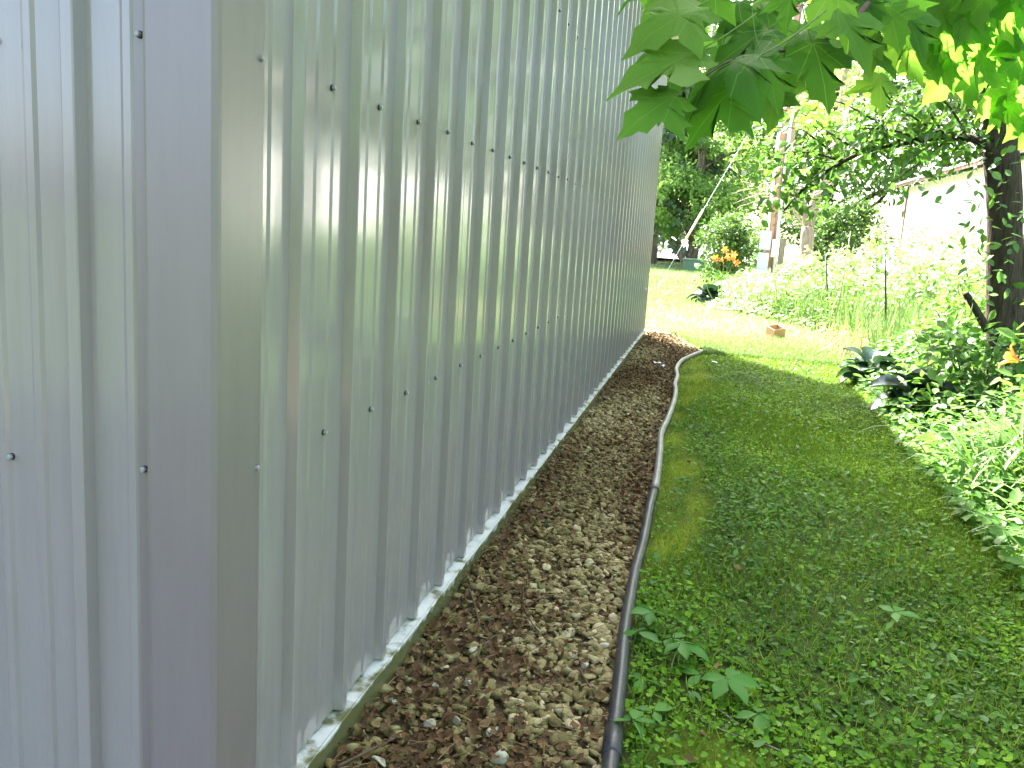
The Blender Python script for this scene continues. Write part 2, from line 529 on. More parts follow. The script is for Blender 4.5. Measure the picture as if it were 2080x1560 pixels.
# pale drive and lake far behind
V, F = [], []
for i in range(31):
    x = -60 + i * 4
    yc = 39 + 0.10 * x
    V += [(x, yc - 3.5, 0.16), (x, yc + 6.0, 0.16)]
for i in range(30):
    F.append((2 * i, 2 * i + 2, 2 * i + 3, 2 * i + 1))
tag(obj('road', V, F, 'pavement'), 'pale sunlit drive crossing behind the lawn', kind='structure')
m, nt, bs, out = nodes('lake_water')
bs.inputs['Base Color'].default_value = (0.10, 0.16, 0.20, 1)
bs.inputs['Roughness'].default_value = 0.16
bs.inputs['Specular IOR Level'].default_value = 0.8
bump(nt, bs, noise(nt, 1.2, 4, stretch=(1, 2.5, 1)), 0.5, 0.2)
tag(obj('lake', [(-400, 57, -0.2), (400, 57, -0.2), (400, 900, -0.2), (-400, 900, -0.2)], [(0, 1, 2, 3)], 'lake_water'),
    'bright lake water glimpsed beyond the drive', kind='structure')

# ------------------------------------------------------------------ the white steel building
Q = 0.9485
XW = -0.645     # flat of the side wall
Y0, Y1 = 1.061, 9.134
ZB, ZT = 0.075, 3.0
XB = -6.9       # far side of the building
BLD = thing('metal_building', (XW, Y0, 0), 'long white ribbed steel building filling the whole left side', 'building')


def rib_profile(width, ribs, minors, rh=0.019, mh=0.0032):
    p = [(0.0, 0.0)]
    feats = [(r, 'R') for r in ribs] + [(q, 'M') for q in minors]
    for s, k in sorted(feats):
        if k == 'R':
            p += [(s, 0), (s + 0.005, rh * 0.93), (s + 0.0075, rh), (s + 0.0235, rh), (s + 0.026, rh * 0.93), (s + 0.037, 0.0)]
        else:
            p += [(s, 0), (s + 0.006, mh), (s + 0.017, mh), (s + 0.023, 0)]
    p.append((width, 0.0))
    return p


def extrude(prof, place, z0, z1, nz=2):
    """prof list of (s, h); place(s, h) -> x, y"""
    V = []
    zs = np.linspace(z0, z1, nz)
    for z in zs:
        for s, h in prof:
            x, y = place(s, h)
            V.append((x, y, z))
    k = len(prof)
    F = [(j * k + i, j * k + i + 1, (j + 1) * k + i + 1, (j + 1) * k + i) for j in range(nz - 1) for i in range(k - 1)]
    return V, F


PIT = 0.2286 * Q
PAN = 4 * PIT
RIB = [0.159 * Q + PIT * k for k in range(4)]
MIN = [b + q for b in [RIB[0] - PIT] + RIB for q in (0.082 * Q, 0.150 * Q)]
MIN = [q for q in MIN if 0.01 < q < PAN - 0.03 and all(not (r - 0.024 < q < r + 0.038) for r in RIB)]
prof = rib_profile(PAN, RIB, MIN)
pan_start = Y0 + 0.067 * Q
first = None
y = pan_start
k = 0
while y < Y1 - 0.05:
    w = min(PAN, Y1 - 0.02 - y)
    if w > PAN - 0.001:
        if first is None:
            V, F = extrude(prof, lambda s, h: (h, s), ZB, ZT)
            first = mesh('wall_panel', V, F, 'white_steel')
        o = bpy.data.objects.new('wall_panel', first)
    else:
        pr = [q for q in prof if q[0] < w] + [(w, 0)]
        V, F = extrude(pr, lambda s, h: (h, s), ZB, ZT)
        o = bpy.data.objects.new('wall_panel', mesh('wall_panel', V, F, 'white_steel'))
    link(o, BLD)
    o.location = (XW + 0.0006 * (k % 2), y, 0)
    y += PAN
    k += 1
# front wall panels (towards -X), facing -Y
YF = Y0 + 0.016
RIBF = [0.092 + PIT * k for k in range(4)]
MINF = sorted([b + q for b in [RIBF[0] - PIT] + RIBF for q in (0.078, 0.142) if 0.01 < b + q < PAN - 0.03])
MINF = [q for q in MINF if all(not (r - 0.024 < q < r + 0.038) for r in RIBF)]
V, F = extrude(rib_profile(PAN, RIBF, MINF), lambda s, h: (-s, -h), ZB, ZT + 0.05)
fm = mesh('wall_panel', V, F, 'white_steel')
x = XW - 0.108
while x > XB + 0.1:
    o = link(bpy.data.objects.new('wall_panel', fm), BLD)
    o.location = (x, YF, 0)
    x -= PAN
# back and far side walls, gables, roof
V, F = extrude([(0, 0), (Y1 - Y0 - 0.04, 0)], lambda s, h: (0, s), ZB, ZT)
o = link(bpy.data.objects.new('wall_panel', mesh('wall_panel', V, F, 'white_steel')), BLD)
o.location = (XB, Y0 + 0.02, 0)
V, F = extrude([(0, 0), (XW - XB, 0)], lambda s, h: (-s, 0), ZB, ZT)
o = link(bpy.data.objects.new('wall_panel', mesh('wall_panel', V, F, 'white_steel')), BLD)
o.location = (XW, Y1 - 0.03, 0)
XM = (XW + XB) / 2
ZR = 4.15
for yy in (YF + 0.012, Y1 - 0.05):
    MB().add([(XW, yy, ZT), (XB, yy, ZT), (XM, yy, ZR)], [(0, 1, 2)]).build('gable_panel', 'white_steel', BLD)
for sgn, xe in ((1, XW + 0.10), (-1, XB - 0.10)):
    mb = MB()
    ze = ZT + 0.005
    n = 38
    P = []
    for i in range(n + 1):
        yy = Y0 - 0.06 + (Y1 - Y0 + 0.08) * i / n
        for dy, h in ((0, 0), (0.006, 0.02), (0.026, 0.02), (0.034, 0)):
            P.append((yy + dy, h))
    V = []
    for yy, h in P:
        V += [(xe, yy, ze + h), (XM, yy, ZR + 0.03 + h)]
    mb.add(V, [(2 * i, 2 * i + 1, 2 * i + 3, 2 * i + 2) for i in range(len(P) - 1)])
    mb.build('roof', 'roof_steel', BLD)
MB().box((XW + 0.022, Y0 - 0.03, ZT - 0.10), (XW + 0.10, Y1 + 0.0, ZT + 0.002)).build('eave_trim', 'trim_steel', BLD)

# corner trims: face, hem step, lip with screws
def corner_trim(ya, sgn, front=True):
    mb = MB()
    xo = XW + 0.004
    t = [(-0.771, 0.0135), (-0.7507, 0.0135), (-0.7488, 0.0105), (-0.7478, 0.0), (-0.746, -0.0025), (-0.7436, -0.0010), (-0.649, -0.0010), (xo, 0.003)]
    pts = [(x, ya + sgn * y) for x, y in t]
    pts += [(xo + 0.0006, ya + sgn * 0.010), (xo, ya + sgn * 0.110), (xo - 0.003, ya + sgn * 0.113), (xo - 0.0038, ya + sgn * 0.129)]
    V, F = extrude(pts, lambda a, b: (a, b), ZB - 0.045, ZT)
    mb.add(V, F)
    return mb.build('corner_trim', 'trim_steel', BLD)


corner_trim(Y0, 1)
corner_trim(Y1, -1)

# ledge along the foot of the wall
mb = MB()
pts = [(-0.660, 0.072), (-0.618, 0.0700), (-0.6135, 0.0715), (-0.612, 0.069), (-0.612, 0.0640), (-0.6165, 0.060), (-0.6165, -0.06)]
ys = np.linspace(Y0 + 0.02, Y1 + 0.01, 60)
V = []
for yy in ys:
    wob = 0.0015 * math.sin(yy * 3.1) + 0.001 * math.sin(yy * 7.7)
    V += [(x + wob, yy, z + wob * 0.8) for x, z in pts]
kk = len(pts)
mb.add(V, [(j * kk + i, j * kk + i + 1, (j + 1) * kk + i + 1, (j + 1) * kk + i) for j in range(len(ys) - 1) for i in range(kk - 1)])
mb.build('base_ledge', 'ledge_steel', BLD)
MB().box((XB, Y0 + 0.022, -0.1), (-0.665, Y0 + 0.10, 0.070)).build('base_ledge', 'ledge_steel', BLD)

# screws: black washer and painted hexagon head
mb = MB()
c16 = [(math.cos(a), math.sin(a)) for a in np.linspace(0, 2 * math.pi, 14, endpoint=False)]
V = [(0.0, 0.0051 * a, 0.0051 * b) for a, b in c16] + [(0.0028, 0.0049 * a, 0.0049 * b) for a, b in c16]
mb.add(V, [(i, (i + 1) % 14, 14 + (i + 1) % 14, 14 + i) for i in range(14)] + [tuple(range(14, 28))], 0)
hx = [(math.cos(a), math.sin(a)) for a in np.linspace(0, 2 * math.pi, 6, endpoint=False)]
V = [(0.0028, 0.0043 * a, 0.0043 * b) for a, b in hx] + [(0.0070, 0.0041 * a, 0.0041 * b) for a, b in hx] + [(0.0082, 0.003 * a, 0.003 * b) for a, b in hx]
mb.add(V, [(r * 6 + i, r * 6 + (i + 1) % 6, r * 6 + 6 + (i + 1) % 6, r * 6 + 6 + i) for r in range(2) for i in range(6)] + [tuple(range(12, 18))], 1)
sm = mesh('screw', mb.V, mb.F, ['rubber', 'screw_paint'], fmat=mb.m)


def screw(x, y, z, rot=0.0):
    o = link(bpy.data.objects.new('screw', sm), BLD)
    o.location = (x, y, z + random.uniform(-0.004, 0.004))
    o.rotation_euler = (random.uniform(0, 1), 0, rot) if rot == 0 else (0, random.uniform(-.05, .05), rot)


for r, z in enumerate((0.653, 1.241, 1.819, 2.398)):
    y = 1.413
    n = 0
    while y < Y1 - 0.15:
        if n < 22 or r < 3:
            screw(XW + 0.0004, y + random.uniform(-0.004, 0.004), z)
        if n % 4 == 2:
            screw(XW + 0.0010, y + 0.142, z)
        y += PIT
        n += 1
    screw(XW + 0.0012, Y0 + 0.111, z)
    screw(-0.7607, Y0 + 0.0133, z + 0.006, -math.pi / 2)
    for q in range(5):
        screw(-0.986 - PIT * q, YF - 0.0002, z, -math.pi / 2)

# ------------------------------------------------------------------ black pipe along the gravel edge
pth = smooth_path([(x, y, 0.024 + float(gz(np.array(x), np.array(y)))) for x, y in HOSE], 5)
PIPE = thing('drain_pipe', (HOSE[0][0], HOSE[0][1], 0), 'long black plastic pipe snaking along the edge of the gravel', 'pipe')
i0 = int(np.argmin(np.abs(pth[:, 1] - 3.40)))
cdir = norm(pth[i0 + 1] - pth[i0 - 1])
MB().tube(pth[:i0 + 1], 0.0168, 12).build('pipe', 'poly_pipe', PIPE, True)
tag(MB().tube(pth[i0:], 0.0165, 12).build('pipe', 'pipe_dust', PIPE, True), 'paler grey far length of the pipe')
MB().tube([pth[i0] - cdir * 0.014, pth[i0] + cdir * 0.014], 0.0188, 14).build('clamp', 'rubber', PIPE, True)
i1 = int(np.argmin(np.abs(pth[:, 1] - 1.62)))
cdir = norm(pth[i1 + 1] - pth[i1 - 1])
MB().tube([pth[i1] - cdir * 0.05, pth[i1] - cdir * 0.047, pth[i1] + cdir * 0.047, pth[i1] + cdir * 0.05], [0.017, 0.0205, 0.0205, 0.017], 14).build('coupling', 'poly_pipe', PIPE, True)

# ------------------------------------------------------------------ gravel, litter, pale stones, twigs
def ico(sub):
    t = (1 + 5 ** 0.5) / 2
    V = [(-1, t, 0), (1, t, 0), (-1, -t, 0), (1, -t, 0), (0, -1, t), (0, 1, t), (0, -1, -t), (0, 1, -t), (t, 0, -1), (t, 0, 1), (-t, 0, -1), (-t, 0, 1)]
    F = [(0, 11, 5), (0, 5, 1), (0, 1, 7), (0, 7, 10), (0, 10, 11), (1, 5, 9), (5, 11, 4), (11, 10, 2), (10, 7, 6), (7, 1, 8), (3, 9, 4), (3, 4, 2), (3, 2, 6), (3, 6, 8), (3, 8, 9), (4, 9, 5), (2, 4, 11), (6, 2, 10), (8, 6, 7), (9, 8, 1)]
    V = [np.array(v, float) / math.sqrt(1 + t * t) for v in V]
    for _ in range(sub):
        mid, G = {}, []
        def mp(a, b):
            k = (min(a, b), max(a, b))
            if k not in mid:
                w = V[a] + V[b]
                V.append(w / np.linalg.norm(w))
                mid[k] = len(V) - 1
            return mid[k]
        for a, b, c_ in F:
            x, y, z = mp(a, b), mp(b, c_), mp(c_, a)
            G += [(a, x, z), (b, y, x), (c_, z, y), (x, y, z)]
        F = G
    return np.array(V), np.array(F)


def stones(P, size, sub, seed=1):
    """angular broken stones: a ball cut by random planes"""
    r = np.random.default_rng(seed)
    B, F = ico(sub)
    N, k = len(P), len(B)
    variants = []
    for v in range(24):
        S = B.copy()
        for _ in range(8):
            n_ = norm(r.normal(size=3))
            d_ = r.uniform(0.28, 0.75)
            ex = np.clip(S @ n_ - d_, 0, None)
            S = S - ex[:, None] * n_[None]
        variants.append(S * np.array([1, r.uniform(.7, 1), r.uniform(.5, .8)]))
    variants = np.array(variants)
    vi = r.integers(0, 24, N)
    a = r.uniform(0, 6.28, N)
    ti = r.normal(0, 0.35, (N, 2))
    ca, sa = np.cos(a), np.sin(a)
    Z = np.zeros(N)
    Rz = np.stack([np.stack([ca, -sa, Z], 1), np.stack([sa, ca, Z], 1), np.stack([Z, Z, Z + 1], 1)], 1)
    cx, sx = np.cos(ti[:, 0]), np.sin(ti[:, 0])
    Rx = np.stack([np.stack([Z + 1, Z, Z], 1), np.stack([Z, cx, -sx], 1), np.stack([Z, sx, cx], 1)], 1)
    Rm = Rz @ Rx
    V = np.einsum('nij,nkj->nki', Rm, variants[vi]) * size[:, None, None] + P[:, None, :]
    return V.reshape(-1, 3), (F[None] + (np.arange(N) * k)[:, None, None]).reshape(-1, 3), k


def strip_points(N, y0, y1, pw=1.0):
    y = y0 + (y1 - y0) * rng.random(N) ** pw
    x = -0.612 + rng.random(N) * (strip_edge(y) - 0.005 + 0.612)
    return x, y


def litter_density(x, y):
    return np.clip(0.45 + 1.1 * vnoise(x * 8, y * 4, 21) + 0.4 * vnoise(x * 23, y * 13, 22) + 0.3 * np.exp(-((x + 0.60) / 0.05) ** 2) + 0.35 * np.exp(-((x - strip_edge(y)) / 0.07) ** 2), 0, 1)


VV, FF, TT, off = [], [], [], 0
for N, y0, y1, sub, s0, s1 in ((2900, 1.15, 2.6, 1, .008, .024), (4200, 2.6, 5.0, 1, .008, .023), (5200, 5.0, 9.4, 0, .010, .023)):
    x, y = strip_points(N, y0, y1)
    keep = rng.random(N) > 0.48 * litter_density(x, y)
    x, y = x[keep], y[keep]
    s = s0 + (s1 - s0) * rng.random(len(x)) ** 1.5
    z = gz(x, y) + s * 0.30 + 0.004
    V, F, k = stones(np.stack([x, y, z], 1), s, sub, int(N))
    VV.append(V)
    FF.append(F + off)
    off += len(V)
    t = np.clip(0.36 + 0.25 * rng.normal(size=len(x)) + 0.15 * vnoise(x * 5, y * 3, 31), 0, 1)
    TT.append(np.repeat(t, k))
tag(obj('gravel', np.vstack(VV), np.vstack(FF), 'gravel_stone', tint=np.concatenate(TT)), 'broken tan limestone gravel strip beside the wall foot', 'gravel', kind='stuff')

# leaf litter: curled brown flakes
N = 14000
x, y = strip_points(N, 1.15, 9.4, 1.35)
keep = rng.random(N) < 0.12 + 0.75 * litter_density(x, y)
x, y = x[keep], y[keep]
N = len(x)
xm = np.concatenate([x, rng.uniform(-0.05, 1.1, 160)])
ym = np.concatenate([y, rng.uniform(1.2, 7.5, 160)])
N = len(xm)
b = np.stack([xm, ym, gz(xm, ym) + 0.014 + 0.016 * rng.random(N)], 1)
d = np.stack([rng.normal(size=N), rng.normal(size=N), 0.25 * rng.normal(size=N)], 1)
n = np.stack([0.7 * rng.normal(size=N), 0.7 * rng.normal(size=N), np.ones(N)], 1)
T_FLAKE = (np.array([(0, 0, 0), (.3, .25, .22), (.34, .6, .10), (0, 1, .2), (-.26, .7, .16), (-.3, .3, .05), (0, .5, -.08)]), np.array([(6, i, (i + 1) % 6) for i in range(6)]))
tag(leaf_obj('leaf_litter', b, d, n, 0.007 + 0.021 * rng.random(N) ** 1.5, T_FLAKE, 'litter_brown', tint=rng.beta(2, 2.6, N), wid=1.1),
    'crumbled brown leaf litter scattered over the gravel', 'leaf litter', kind='stuff')
N = 2600
x, y = strip_points(N, 1.15, 7.5, 1.5)
b = np.stack([x, y, gz(x, y) + 0.022 + 0.012 * rng.random(N)], 1)
d = np.stack([rng.normal(size=N), rng.normal(size=N), 0.12 * rng.normal(size=N)], 1)
n = np.tile([0.0, 0.1, 1.0], (N, 1))
T_STICK = (np.array([(-.02, 0, 0), (.02, 0, 0), (0, 0, .03), (-.012, .5, .06), (.012, .5, .06), (0, .5, .08), (0, 1, .0)]),
           np.array([(0, 1, 4), (0, 4, 3), (1, 2, 5), (1, 5, 4), (2, 0, 3), (2, 3, 5), (3, 4, 6), (4, 5, 6), (5, 3, 6)]))
tag(leaf_obj('dry_needle_litter', b, d, n, 0.02 + 0.05 * rng.random(N) ** 2, T_STICK, 'litter_brown', tint=0.6 + 0.4 * rng.random(N)),
    'thin dry needles and stalks lying on the gravel', 'needle litter', kind='stuff')

PALE = [((-0.47, 1.594), .021, 'large pale flat-topped stone near the bottom of the gravel strip'),
        ((-0.421, 1.617), .018, 'pale rounded stone just right of the large flat-topped pale stone'),
        ((-0.312, 1.513), .024, 'wide pale wedge-shaped stone at the bottom edge of the picture'),
        ((-0.572, 1.649), .017, 'tan stone close against the foot of the wall ledge'),
        ((-0.515, 1.82), .014, 'small cream stone near the ledge, above the tan one'),
        ((-0.447, 1.776), .015, 'small white oval stone in brown litter near the ledge'),
        ((-0.512, 1.733), .013, 'small light stone half under a dark one beside the ledge'),
        ((-0.2, 1.924), .015, 'pale round stone near the black pipe, below a bigger one'),
        ((-0.342, 1.607), .021, 'grey-green stone between two others at the bottom of the strip'),
        ((-0.473, 1.932), .017, 'grey stone lying among litter halfway up the near gravel'),
        ((-0.173, 2.032), .018, 'tan blocky stone close to the black pipe'),
        ((-0.524, 1.438), .020, 'yellowish stone at the bottom edge next to the ledge')]
for i, ((x, y), s, lab) in enumerate(PALE):
    V, F, k = stones(np.array([[x, y, float(gz(np.array(x), np.array(y))) + 0.018]]), np.array([s]), 2, 100 + i)
    tag(obj('pale_stone', V, F, 'pale_stone'), lab, 'stone', 'pale stones lying in the gravel')

TW = [([(-0.442, 2.348), (-0.4, 2.183), (-0.323, 2.033)], .0028, 'long thin brown twig bent across the middle of the gravel'),
      ([(-0.575, 2.245), (-0.546, 2.184), (-0.487, 2.033)], .003, 'curved brown twig lying close to the wall ledge'),
      ([(-0.45, 1.929), (-0.438, 1.997), (-0.398, 2.034), (-0.34, 2.06)], .0025, 'hooked brown twig between two stones'),
      ([(-0.21, 1.90), (-0.197, 1.872), (-0.149, 1.773)], .003, 'short straight brown stick beside the black pipe'),
      ([(-0.585, 1.38), (-0.55, 1.44), (-0.515, 1.515)], .0035, 'dry brown stalk at the bottom corner against the ledge'),
      ([(0.03, 1.84), (0.065, 1.795), (0.127, 1.749), (0.199, 1.718), (0.23, 1.70)], .0018, 'thin trailing vine stem across the dark moss'),
      ([(0.075, 1.865), (0.1, 1.84), (0.147, 1.785)], .0022, 'pale dry stalk lying at the top of the dark moss')]
for p, r, lab in TW:
    q = smooth_path([(x, y, 0.03 + 0.006 * math.sin(9 * y + x * 20)) for x, y in p], 6)
    V, F = tube(q, np.linspace(r, r * 0.5, len(q)), 6)
    tag(obj('twig', V, F, 'dead_twig' if 'pale' in lab or 'vine' in lab else 'twig_bark', smooth=True), lab, 'twig', 'twigs on the ground')

for (x, y), lab, rz in (((-0.362, 7.087), 'white paper scrap on the gravel, nearer the wall', .4), ((-0.304, 6.956), 'white paper scrap on the gravel, nearer the pipe', 1.2), ((0.086, 7.425), 'small white scrap at the edge of the grass', 2.1)):
    c_, s_ = math.cos(rz), math.sin(rz)
    V = [(-.03, -.012, .026), (.0, -.018, .034), (.032, -.006, .027), (.026, .014, .036), (.0, .010, .030), (-.026, .016, .038)]
    V = [(x + a * c_ - b_ * s_, y + a * s_ + b_ * c_, z) for a, b_, z in V]
    V += [(a, b_, z - 0.002) for a, b_, z in V]
    F = [(0, 1, 4, 5), (1, 2, 3, 4), (11, 10, 7, 6), (10, 9, 8, 7)] + [(i, i + 6, (i + 1) % 6 + 6, (i + 1) % 6) for i in range(6)]
    tag(obj('paper_scrap', V, F, 'paper_scrap'), lab, 'scrap', 'white scraps on the ground')

# ------------------------------------------------------------------ ground cover, moss, grass
def lawn_points(N, y0, y1, x1=1.35):
    y = y0 + (y1 - y0) * rng.random(N) ** 1.45
    e = strip_edge(y)
    x = e + 0.02 + rng.random(N) * (np.minimum(bed_edge(y) + 0.25, x1) - e)
    return x, y


N = 92000
x, y = lawn_points(N, 1.0, 8.6)
dens = np.clip(0.78 + 0.5 * vnoise(x * 5, y * 4, 41), 0.55, 1) * (1 - 0.95 * np.clip(mossmask(x, y) * 1.4, 0, 1))
keep = rng.random(N) < dens
x, y = x[keep], y[keep]
N = len(x)
h = 0.008 + 0.030 * rng.random(N) ** 1.5 * (0.7 + 0.5 * vnoise(x * 4, y * 3, 43))
b = np.stack([x, y, gz(x, y) + h], 1)
a = rng.uniform(0, 6.28, N)
d = np.stack([np.cos(a), np.sin(a), 0.25 * rng.normal(size=N)], 1)
n = np.stack([0.35 * rng.normal(size=N), 0.35 * rng.normal(size=N) - 0.15, np.ones(N)], 1)
sz = 0.006 + 0.014 * rng.random(N) ** 2.0
tint = np.clip(0.40 + 0.2 * rng.normal(size=N) + 0.22 * vnoise(x * 3, y * 2, 44) + 0.2 * vnoise(x * 11, y * 8, 45), 0, 1)
tag(leaf_obj('ground_cover', b, d, n, sz, T_ROUND, 'cover_leaf', tint=tint),
    'low creeping leafy ground cover over the shaded lawn', 'ground cover', kind='stuff')

# small pointed weeds between
N = 9000
x, y = lawn_points(N, 1.0, 8.6)
keep = rng.random(N) < (0.5 + 0.5 * vnoise(x * 6, y * 5, 47)) * (1 - 0.9 * mossmask(x, y))
x, y = x[keep], y[keep]
N = len(x)
b = np.stack([x, y, gz(x, y) + 0.008 + 0.03 * rng.random(N)], 1)
a = rng.uniform(0, 6.28, N)
d = np.stack([np.cos(a), np.sin(a), 0.3 + 0.35 * rng.normal(size=N)], 1)
n = np.stack([0.3 * rng.normal(size=N), 0.3 * rng.normal(size=N), np.ones(N)], 1)
tag(leaf_obj('small_weeds', b, d, n, 0.012 + 0.024 * rng.random(N) ** 2.5, T_OVAL, 'bed_leaf', tint=np.clip(0.4 + 0.25 * rng.normal(size=N), 0, 1)),
    'small pointed weed leaves dotted through the ground cover', 'weeds', kind='stuff')

# moss: very short dense pile
N = 90000
y = 1.05 + 7.2 * rng.random(N) ** 1.5
x = strip_edge(y) + 0.01 + rng.random(N) * 0.75
keep = rng.random(N) < mossmask(x, y) * 1.2
x, y = x[keep], y[keep]
N = len(x)
b = np.stack([x, y, gz(x, y) - 0.001], 1)
d = np.stack([0.5 * rng.normal(size=N), 0.5 * rng.normal(size=N), np.ones(N)], 1)
n = rnd(N)
T_MOSS = (np.array([(-.16, 0, 0), (.16, 0, 0), (0, 1, 0)]), np.array([(0, 1, 2)]))
tag(leaf_obj('moss', b, d, n, 0.005 + 0.006 * rng.random(N), T_MOSS, 'moss_blade', tint=np.clip(0.5 + 0.25 * rng.normal(size=N) + 0.2 * vnoise(x * 20, y * 14, 50), 0, 1)),
    'yellow-green moss patches along the pipe', 'moss', kind='stuff')

# shaded lawn grass, fine blades
N = 130000
x, y = lawn_points(N, 1.0, 9.0)
keep = rng.random(N) < np.clip(0.6 + 0.6 * vnoise(x * 5.5, y * 4, 52) + 0.12 * (y - 5), 0.25, 1) * (1 - 0.8 * mossmask(x, y))
x, y = x[keep], y[keep]
N = len(x)
b = np.stack([x, y, gz(x, y)], 1)
d = np.stack([0.6 * rng.normal(size=N), 0.6 * rng.normal(size=N), np.ones(N)], 1)
n = rnd(N)
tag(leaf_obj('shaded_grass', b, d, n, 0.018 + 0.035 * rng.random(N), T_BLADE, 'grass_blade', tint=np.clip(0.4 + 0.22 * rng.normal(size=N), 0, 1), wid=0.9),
    'fine lawn grass in the building shade', 'grass', kind='stuff')

# sunlit lawn beyond
N = 110000
y = 8.0 + 27 * rng.random(N) ** 2.0
e = np.where(y < 9.7, strip_edge(y), -4.0 - 0.15 * y)
x = e + rng.random(N) * (bed_edge(y) + 0.5 - e)
keep = (gmask(x, y) < 0.1) & ~((y < 9.75) & (x < -0.6))
x, y = x[keep], y[keep]
N = len(x)
b = np.stack([x, y, gz(x, y)], 1)
d = np.stack([0.5 * rng.normal(size=N), 0.5 * rng.normal(size=N), np.ones(N)], 1)
n = rnd(N)
sc_ = 1 + (y - 8) * 0.10
tag(leaf_obj('sunlit_grass', b, d, n, (0.03 + 0.035 * rng.random(N)) * np.minimum(sc_, 1.8), T_BLADE, 'sunlit_blade', tint=np.clip(0.6 + 0.22 * rng.normal(size=N) + 0.15 * vnoise(x, y, 54), 0, 1), wid=1.6),
    'bright sunlit lawn grass past the end of the building', 'grass', kind='stuff')

# ------------------------------------------------------------------ creeper sprigs beside the pipe
T_LFT = (np.array([(0, 0, 0), (.16, .18, .03), (.27, .45, .05), (.24, .62, .05), (.17, .78, .02), (0, 1, -.10), (-.17, .78, .02), (-.24, .62, .05), (-.27, .45, .05), (-.16, .18, .03), (0, .3, -.015), (0, .65, -.03)]),
         np.array([(10, 0, 1), (10, 1, 2), (10, 2, 11), (11, 2, 3), (11, 3, 4), (11, 4, 5), (11, 5, 6), (11, 6, 7), (11, 7, 8), (11, 8, 10), (10, 8, 9), (10, 9, 0)]))
LFT = mesh('leaflet', T_LFT[0], T_LFT[1], 'creeper_leaf', smooth=False)


def sprig(x, y, z, nl, L, yaw, label, lean=(0, 0), spread=2.3):
    g = float(gz(np.array(x), np.array(y)))
    s = thing('creeper_sprig', (x - lean[0], y - lean[1], g), label, 'creeper', 'young creeper sprigs beside the pipe')
    top = Vector((x, y, z))
    q = smooth_path([(x - lean[0], y - lean[1], g), (x - lean[0] * .6, y - lean[1] * .6, (z + g) / 2 + 0.01), (x, y, z)], 5)
    V, F = tube(q, np.linspace(.0014, .0009, len(q)), 5)
    obj('stem', V, F, 'green_stalk', s, True)
    for i in range(nl):
        t = (i - (nl - 1) / 2) / max(1, (nl - 1) / 2)
        a = yaw + t * spread / 1.0 * 0.9
        ll = 1.25 * L * (1 - 0.28 * abs(t)) * random.uniform(.9, 1.1)
        o = link(bpy.data.objects.new('leaflet', LFT), s)
        o.location = top + Vector((math.cos(a), math.sin(a), 0)) * 0.004
        o.rotation_euler = (random.uniform(-.45, .05), random.uniform(-.35, .35), a - math.pi / 2)
        o.scale = (ll, ll, ll)


SPR = [(-0.067, 2.165, .085, 5, .058, 2.6, 'creeper sprig leaning over the pipe, farthest up the gravel', (.03, .02)),
       (-0.093, 2.067, .07, 3, .05, -.6, 'three-leaved creeper sprig touching the pipe under a larger sprig', (.02, 0)),
       (0.014, 2.011, .085, 5, .055, -.3, 'creeper sprig on a tall stalk between pipe and lawn', (.02, .06)),
       (-0.064, 1.87, .05, 3, .045, .3, 'small low creeper sprig hugging the pipe', (0, .02)),
       (0.12, 1.893, .075, 5, .066, -.9, 'biggest creeper sprig, spreading over the dark moss edge', (.01, .04)),
       (-0.03, 1.751, .045, 3, .042, .9, 'three-leaved creeper sprig just above the dark moss', (0, .01)),
       (-0.069, 1.674, .06, 5, .048, 1.4, 'five-leaved creeper sprig reaching across the black pipe', (-.03, .05)),
       (0.037, 1.59, .035, 3, .050, 1.1, 'three-leaved creeper sprig lowest down on the dark moss', (0, .01)),
       (0.184, 1.806, .05, 4, .055, -.7, 'creeper sprig trailing right of the biggest sprig', (.03, .03)),
       (0.572, 2.434, .07, 4, .055, .4, 'bright single sprig standing in the middle of the lawn', (.01, .02)),
       (0.066, 1.935, .05, 4, .05, 2.0, 'creeper sprig half hidden behind the biggest one', (.01, .02)),
       (-0.01, 2.10, .05, 4, .05, .2, 'creeper sprig between the tall-stalked one and the pipe', (.01, .02))]
for x, y, z, nl, L, yaw, lab, lean in SPR:
    sprig(x, y, z, nl, L, yaw, lab, lean)

# ------------------------------------------------------------------ maple leaves
HALF = [(0, 0), (.13, -.07), (.29, -.05), (.42, -.10), (.385, .04), (.40, .11), (.52, .13), (.66, .10), (.65, .22), (.84, .36), (.66, .40), (.55, .50), (.41, .47), (.27, .465), (.265, .60), (.36, .69), (.23, .75), (.13, .88), (0, 1.08)]
OUT = HALF + [(-a, b_) for a, b_ in HALF[-2:0:-1]]


